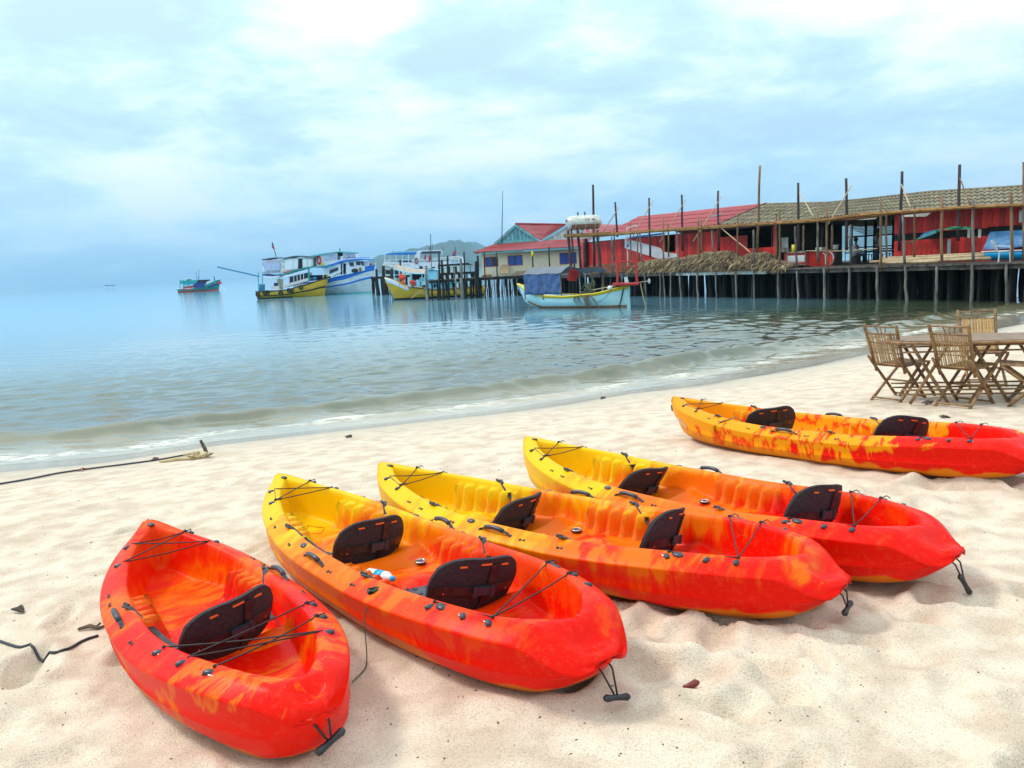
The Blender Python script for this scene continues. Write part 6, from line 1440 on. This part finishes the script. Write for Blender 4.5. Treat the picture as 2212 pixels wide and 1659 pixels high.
# white double-decker
dd = thing('double_decker_boat', 'white two-deck boat with a blue canopy and an arched mast behind the jetty', 'boat', Vector((aty(900, 600, 100).x, 100, 0)), (0, 0, 0), 'boats moored off the pier')
def dp(pts, depth, name, m, dY=0): return pp(cm_, pts, 100+dY, depth, name, m, dd)
dp([(285, 500), (300, 470), (330, 395), (345, 435), (700, 445), (870, 440), (1000, 440), (1250, 435), (1560, 420), (1840, 330), (1880, 470), (1880, 500), (1380, 560), (900, 560), (540, 545)], 3.6, 'upper_side', 'whitepaint', 0)
dp([(290, 545), (545, 560), (1400, 575), (1900, 500), (1900, 760), (340, 760), (340, 590)], 3.2, 'main_hull', 'dirtywhite', .15)
dp([(345, 670), (600, 680), (600, 600), (345, 590)], .1, 'lower_window', 'dark', .05)
dp([(1020, 572), (1080, 578), (1075, 515), (1015, 515)], .1, 'porthole', 'darkglass', -.08); dp([(1260, 560), (1325, 562), (1325, 530), (1262, 532)], .1, 'porthole', 'darkglass', -.08)
dp([(330, 292), (400, 262), (560, 243), (980, 232), (980, 280), (800, 292), (560, 290)], 3.2, 'canopy', 'bluepaint', .1); dp([(330, 288), (400, 255), (560, 232), (985, 222), (985, 240), (560, 250), (400, 268)], 3.3, 'canopy_top', 'ltblue', .05)
for u in (330, 435, 555, 680, 800, 930): a = aty(*cm_(u, 445), 100.1); b = aty(*cm_(u, 285), 100.1); MB().tube([a, b], .035 if u != 800 else .055, 5).build('stanchion', 'whitepaint', dd, w=True)
dp([(330, 400), (800, 385), (800, 378), (330, 393)], .05, 'hand_rail', 'whitepaint', .1); dp([(530, 440), (870, 445), (870, 410), (740, 412)], 1.5, 'seat_row', 'navy', 1.0)
dp([(865, 450), (870, 390), (905, 380), (970, 230), (1010, 205), (1440, 195), (1470, 215), (1465, 300), (1440, 215), (1060, 225), (1030, 260), (1005, 440)], .25, 'arch_mast', 'whitepaint', .0)
dp([(1045, 270), (1400, 262), (1440, 240), (1430, 218), (1070, 228)], 2.5, 'arch_roof', 'darkroof', .2)
for v1, v2 in ((385, 320), (410, 352)): a = aty(*cm_(1000, v1), 100); b = aty(*cm_(1830, v2), 100); MB().tube([a, b], .045, 5).build('hand_rail', 'whitepaint', dd, w=True)
for i in range(9): u = 1010+i*100; a = aty(*cm_(u, 440-i*11), 100); b = aty(*cm_(u, 388-i*8), 100); MB().tube([a, b], .045, 5).build('stanchion', 'whitepaint', dd, w=True)
c = aty(*cm_(955, 412), 99.9); MB().ring(c, .23, .08, 'Y', 16, 6, Matrix.Diagonal((.8, 1, 1.3))).build('life_ring', 'rust', dd, True, w=True)
dp([(1620, 400), (1800, 395), (1790, 330), (1620, 345)], .8, 'white_locker', 'dirtywhite', -.5)
put_text('Sea Tours', .42, 'goldink', cm_, 450, 483, 99.9, dd); put_text('TRAVEL TOURS', .30, 'goldink', cm_, 665, 492, 99.9, dd)
for (u, v1, v2, pts, m_) in ((1130, 260, 400, ((1088, 398), (1140, 370), (1150, 310), (1125, 285), (1105, 360)), 'flagred'), (1225, 130, 420, ((1180, 440), (1210, 440), (1250, 380), (1235, 300), (1205, 310), (1195, 400)), 'flagred'), (1725, 135, 330, ((1660, 310), (1715, 322), (1740, 240), (1720, 190), (1690, 240)), 'flagred')):
    a = aty(*cm_(u, v2), 99.5); b = aty(*cm_(u, v1), 99.5); MB().tube([a, b], .035, 5).build('flag_staff', 'darkpole', dd, w=True); dp(pts, .03, 'flag', m_, -.5)
dp([(1665, 312), (1715, 322), (1722, 270), (1690, 290)], .03, 'flag_stripe', 'flagblue', -.54)
for u, v in ((1270, 75), (1205, 135), (1480, 135)): a = aty(*cm_(u, 210), 100.5); b = aty(*cm_(u+2, v), 100.5); MB().tube([a, b], .03, 5).build('antenna', 'darkpole', dd, w=True)
# yellow and light blue fishing boat
fb = place('fishing_boat', 'yellow fishing boat with a light blue cabin and tan canopy tied to the near jetty', 'boat', (1040, 640), 178)
fb.location = Vector((atz(1045, 640, 0).x, 72.5, 0)); L = 8.2
h3 = Hull(L, 2.5, [(0, .8), (.5, .75), (.8, 1.1), (1, 2.1)], .9, .7, draft=.4)
h3.skin('hull', 'yhull', fb); h3.gun('gunwale', 'brownwood', fb, .06, 0, .8); h3.band(.80, .99, 'white_bow_band', 'whitepaint', fb, .02, t0=.8); h3.band(0, 0, 'dark_waterline', 'pile', fb, .012, abs_=(-.1, .16))
FY = 71.2
def fp(pts, depth, name, m, dY=0): return pp(cm_, pts, FY+dY, depth, name, m, fb)
rows = []
for j in range(5):
    y = j/4; row = []
    for i in range(9):
        t = i/8; u = 505+(1150-505)*t; v = 560+95*math.sin(math.pi*min(1, t*1.3)/2)-70*math.sin(math.pi*y)*(1) - (30 if y > .5 else 0)
        p_ = aty(*cm_(u, v), FY); row.append(Vector((p_.x, FY-.1+2.3*y, p_.z)))
    rows.append(row)
rows += [[p-Vector((0, 0, .07)) for p in r_] for r_ in rows[::-1]]; MB().grid(rows).build('canopy', 'tancanvas', fb, True, w=True)
mb = MB(); mb.tube([p-Vector((0, .02, .05)) for p in rows[0]], .05, 5); mb.build('canopy_edge', 'ltblue', fb, w=True)
for u, v1, v2 in ((520, 590, 790), (730, 650, 760), (835, 670, 940), (862, 670, 900), (1065, 680, 800), (1120, 680, 960)): a = aty(*cm_(u, v2), FY); b = aty(*cm_(u, v1), FY); MB().tube([a, b], .05, 5).build('post', 'ltblue', fb, w=True)
fp([(1170, 780), (1355, 770), (1360, 600), (1180, 600)], 1.8, 'wheelhouse', 'ltblue', .1); fp([(1165, 615), (1280, 580), (1405, 612), (1400, 595), (1280, 562), (1165, 597)], 2.0, 'wheelhouse_roof', 'ltblue', 0)
fp([(1210, 608), (1300, 604), (1300, 596), (1210, 598)], .1, 'vent', 'dark', 0); fp([(890, 830), (1130, 830), (1130, 808), (890, 808)], .08, 'side_rail', 'ltblue', .05); fp([(920, 880), (1120, 880), (1120, 862), (920, 862)], .08, 'side_rail', 'ltblue', .05); fp([(910, 925), (1130, 930), (1130, 910), (910, 905)], .3, 'side_board', 'ltblue', .05)
for u in (960, 1010, 1060, 1110): fp([(u, 915), (u+14, 915), (u+14, 830), (u, 830)], .06, 'baluster', 'ltblue', .06)
fp([(1150, 990), (1660, 990), (1660, 850), (1270, 850), (1240, 770), (1150, 760)], 1.4, 'stern_cabin', 'ltblue', .3); fp([(1290, 940), (1340, 940), (1340, 870), (1290, 870)], .05, 'window', 'darkglass', .2); fp([(1540, 940), (1590, 940), (1590, 870), (1540, 870)], .05, 'window', 'darkglass', .2); fp([(1230, 850), (1800, 850), (1800, 815), (1560, 800), (1235, 830)], 1.9, 'green_awning', 'tealroof', -.05)
fp([(870, 780), (1130, 790), (1130, 670), (870, 670)], .1, 'painted_cabin_shade', 'dark', 1.6); fp([(1015, 820), (1130, 820), (1130, 740), (1015, 740)], .5, 'blue_chest', 'ltblue', .4); fp([(1060, 940), (1140, 940), (1140, 890), (1080, 890)], .4, 'net_heap', 'tyre', -.05)  # the first dark panel paints the shade under the canopy
for i, (u, v, s_, m_) in enumerate(((672, 745, .30, 'brightred'), (690, 840, .19, 'orange'), (875, 845, .26, 'brightred'))):
    c = aty(*cm_(u, v), FY-.35); rr = random.Random(i); mb = MB()
    for k in range(6): mb.ball(c+Vector((rr.uniform(-1, 1), rr.uniform(-.5, .5), rr.uniform(-1, 1)))*s_*.55, s_*.62, 8)
    mb.build('buoy_bundle', m_, fb, True, w=True, kind='stuff')
for u in (625, 740): a = aty(*cm_(u-5, 930), FY-.3); b = aty(*cm_(u, 660), FY-.3); MB().tube([a, b], .035, 5).build('rod', 'pale', fb, w=True)
MB().tube([aty(*cm_(1090, 990), FY-.5), aty(*cm_(960, 1070), FY-1), aty(*cm_(850, 1150), FY-1.5)], .03, 5).build('mooring_rope', 'rope', fb, w=True)
a = aty(*cm_(1255, 570), FY+.8); b = aty(*cm_(1235, -120), FY+.8); MB().tube([a, b], .03, 5).build('antenna', 'darkpole', fb, w=True)
# green fishing boat
gb_ = place('fishing_boat', 'small green fishing boat riding alone far to the left', 'boat', (386, 632), 5); L = 10.6
h4 = Hull(L, 3.0, [(0, 1.0), (.35, .9), (.7, 1.7), (1, 3.0)], .8, .6, draft=.5)
h4.skin('hull', 'ghull', gb_); h4.gun('gunwale', 'whitepaint', gb_, .10); h4.band(0, 0, 'red_waterline', 'red', gb_, .03, abs_=(-.2, .28)); h4.band(.55, .70, 'blue_bow_band', 'navy', gb_, .03, t0=.75)
GY = gb_.location.y-1.4
def gp_(pts, depth, name, m, dY=0): return pp(cg, pts, GY+dY, depth, name, m, gb_)
gp_([(155, 790), (260, 780), (270, 740), (160, 755)], 2, 'stern_house', 'red', .2); gp_([(160, 755), (270, 740), (270, 722), (160, 722)], 2, 'stern_windows', 'ltblue', .25)
gp_([(280, 765), (380, 755), (375, 700), (285, 700)], 2.2, 'wheelhouse', 'navy', .1); gp_([(130, 722), (290, 718), (330, 690), (330, 680), (130, 688)], 2.6, 'canopy', 'tealroof', 0); gp_([(300, 715), (380, 700), (415, 686), (410, 676), (320, 680)], 2.4, 'front_awning', 'tyre', -.05)
for u, v1, v2 in ((128, 680, 790), (165, 680, 770), (215, 680, 760), (322, 640, 690), (328, 560, 700), (300, 590, 690)): a = aty(*cg(u, v2), GY); b = aty(*cg(u, v1), GY); MB().tube([a, b], .09 if u < 300 else .05, 5).build('post', 'tealroof' if u < 300 else 'darkpole', gb_, w=True)
a = aty(*cg(502, 720), GY+1); b = aty(*cg(490, 645), GY+1); MB().tube([a, b], .2, 6).build('bow_post', 'tealroof', gb_, w=True); a = aty(*cg(550, 712), GY+1); MB().box(a, (.9, .5, .6)).build('bow_gear', 'red', gb_, w=True)
MB().tube(curve(aty(*cg(560, 735), GY+1), aty(*cg(660, 800), GY-3), .5, 7), .05, 4).build('anchor_line', 'dirtywhite', gb_, w=True)
gp_([(190, 690), (240, 688), (235, 672), (200, 675)], .8, 'roof_gear', 'brownwood', .6)
# far ship on the horizon
fs = thing('far_ship', 'tiny blue-grey ship on the horizon at the left', 'ship', aty(236, 618.5, 1500))
q = [aty(*z, 1500) for z in ((226, 618), (248, 616.8), (246, 615.4), (226, 616.2))]; MB().prism(q, (0, 6, 0)).build('hull', 'navy', fs, w=True); q = [aty(*z, 1500) for z in ((232, 616), (238, 615.6), (237, 613), (233, 613.4))]; MB().prism(q, (0, 4, 0)).build('wheelhouse', 'whitepaint', fs, w=True)

# light blue wooden boat in front of the pier
A = Vector((aty(1118, 640, 48.4).x+.35, 48.4, 0)); B = Vector((aty(1358, 640, 43.3).x, 43.3, 0)); d = B-A; L = d.length; yaw = math.atan2(d.y, d.x)
bb = thing('wooden_boat', 'light blue open wooden boat with a yellow gunwale and a blue tarp shelter', 'boat', A, (0, 0, yaw), 'boats moored off the pier')
h5 = Hull(L, 1.75, [(0, 1.42), (.12, .98), (.3, .72), (.5, .66), (.75, .76), (1, 1.12)], .05, .1, srake=.55, draft=.35, full=.5, sternup=2.6, double=True)
h5.skin('hull', 'bhull', bb, 36); h5.gun('gunwale', 'yellow', bb, .055); h5.band(0, 0, 'dark_waterline', 'brownwood', bb, .012, abs_=(-.1, .12), t0=.06); h5.band(.90, .985, 'yellow_strake', 'yellow', bb, .02)
mb = MB(); x = L-.02
mb.prism([(x-.10, -.06, -.2), (x+.10, -.06, -.2), (x+.06, -.06, .55), (x+.10, -.06, 1.0), (x-.06, -.06, 1.62), (x-.20, -.06, 1.60), (x-.10, -.06, .9)], (0, .12, 0)); mb.build('stern_post', 'bhull', bb)
MB().tube([(x-.45, -.34, -.1), (x-.28, -.30, .35), (x-.22, -.2, .8), (x-.14, -.12, 1.1)], .035, 6).build('rudder_bar', 'pile', bb)
for t_ in (.06, .10, .38, .46, .54, .62, .70): 
    w_ = h5.wd(t_); z_ = h5.sh(t_)-.12; MB().box((t_*L, 0, z_), (.12, w_*1.9, .05)).build('thwart', 'red', bb)
MB().box((.47*L, .35, .50), (.45*L, .05, .22)).build('inner_plank', 'redplank', bb)
x0, x1 = .115*L, .475*L
rows = [[Vector((x0+(x1-x0)*i/12+.02*math.sin(i*1.7), -.86-.05*math.sin(i*2.1+j), 1.98+(.80-1.98)*j/8+(.02*math.sin(i)))) for i in range(13)] for j in range(9)]
rows += [[p+Vector((0, .02, 0)) for p in r_] for r_ in rows[::-1]]; MB().grid(rows).build('tarp_wall', 'bluetarp', bb, True)
def tent(xa, xb, ys, zs, name, m): 
    rows = []
    for i in range(11):
        t = i/10; x = xa+(xb-xa)*t; rows.append([Vector((x, y, z+.03*math.sin(i*1.3+k))) for k, (y, z) in enumerate(zip(ys, zs))])
    rows += [[p-Vector((0, 0, .03)) for p in r_] for r_ in rows[::-1]]; MB().grid(rows).build(name, m, bb)
tent(x0-.05, x1+.05, (-.88, -.4, 0, .5, .95), (1.97, 2.2, 2.34, 2.22, 1.95), 'tarp_roof', 'greytarp')
rows = [[Vector((x1+.04, y, z)) for y in (-.1, .3, .6, .9)] for z in (1.5, 1.8, 2.1)]; MB().prism([(x1, -.3, 1.55), (x1, .5, 1.45), (x1, .9, 1.95), (x1, .1, 2.25)], (.03, 0, 0)).build('red_sheet', 'red', bb)
for x_p in (x0, (x0+x1)/2, x1):
    for y_p in (-.82, .86): MB().tube([(x_p, y_p, .5), (x_p, y_p, 1.98)], .035, 6).build('shelter_post', 'brownwood', bb)
for x_p in (.60*L, .70*L): MB().tube([(x_p, .82, .5), (x_p, .86, 2.1)], .035, 6).build('shelter_post', 'brownwood', bb)
tent(x1+.1, .74*L, (.0, .45, .95), (2.2, 2.12, 1.92), 'rear_awning', 'greytarp')
mb = MB(); rr = random.Random(4); ex = .66*L
for k in range(16): mb.box((ex+rr.uniform(-.28, .28), rr.uniform(-.3, .2), 1.05+rr.uniform(-.3, .3)), (rr.uniform(.08, .3), rr.uniform(.08, .3), rr.uniform(.08, .3)), rz=rr.uniform(0, 1))
for k in range(6): mb.tube([(ex+rr.uniform(-.3, .3), -.3, 1.3), (ex+rr.uniform(-.4, .4), -.45, 1.0), (ex+rr.uniform(-.3, .3), -.35, .7)], .018, 5)
mb.build('engine', 'olive', bb, kind='stuff')
MB().tube([(ex+.2, -.1, .95), (L*.95, .0, 1.22), (L*1.17, .05, 1.35)], .028, 6).build('propeller_shaft', 'pale', bb); MB().ball((L*1.17, .05, 1.35), .12, 8, (.4, 1, 1.2)).build('propeller', 'dirtywhite', bb)
mb = MB()
for k in range(22):
    x_ = ex+rr.uniform(-.45, .5); mb.tube([(x_, -.86, .72), (x_+rr.uniform(-.05, .15), -.93, .45), (x_+rr.uniform(0, .4), -.93, rr.uniform(-.05, .3))], [.02, .016, .006], 5)
for dx in (.3, .9): mb.tube([(ex+dx-.3, -.88, .75), (ex+dx, -.95, .5), (ex+dx+.25, -.94, .2), (ex+dx+.4, -.93, -.05)], [.03, .05, .035, .02], 6)
mb.build('hanging_roots', 'wood2', bb, kind='stuff')
MB().ball((.88*L, -.42, 1.06), .13, 10, (1.2, 1, 1)).build('white_float', 'whitepaint', bb, True); MB().tube(curve((.9*L, -.5, .95), (.80*L, -.75, .35), .15, 8, -.06), .012, 5).build('side_line', 'pile', bb)
# red frame standing on the stern
fx0, fx1 = .90*L, 1.08*L
def BP(u, v, Y=42.9): return aty(*cb(u, v), Y)
for (a, b, r__) in (((1648, 410), (1662, 10), .065), ((1940, 415), (1910, 15), .065), ((1650, 78), (1915, 82), .045), ((1645, 158), (1925, 150), .03), ((1585, 412), (1960, 405), .09)):
    MB().tube([BP(*a), BP(*b)], r__, 6).build('stern_frame', 'red', bb, w=True)
MB().prism([BP(1585, 435), BP(1960, 420), BP(1960, 400), BP(1600, 405)], (0, .5, 0)).build('stern_platform', 'red', bb, w=True)
MB().tube([BP(1985, 395), BP(2000, 480), BP(2030, 620), BP(2065, 745)], .03, 5).build('mooring_rope', 'rope', bb, w=True)
MB().tube([BP(1800, -60), BP(1800, 155)], .025, 5).build('flag_staff', 'dirtywhite', bb, w=True)
q = [pier(*c3(*z), 1.0) for z in ((262, 770), (272, 762), (288, 860), (255, 868))]; fl = thing('flag', 'small red, white and blue flag hanging before the white stripe', 'flag', q[0])
MB().prism([P(c3, 262, 762, .3), P(c3, 280, 775, .3), P(c3, 283, 805, .3), P(c3, 262, 800, .3)], PN*.02).build('red_panel', 'flagred', fl, w=True); MB().prism([P(c3, 258, 865, .3), P(c3, 288, 855, .3), P(c3, 275, 815, .3)], PN*.02).build('blue_panel', 'flagblue', fl, w=True)
MB().tube([P(c3, 265, 665, .32), P(c3, 275, 1050, .32)], .03, 5).build('staff', 'dirtywhite', fl, w=True); MB().tube([P(c3, 262, 680, .32), P(c3, 310, 662, .32), P(c3, 368, 650, .32)], .03, 5).build('arm', 'dirtywhite', fl, w=True)
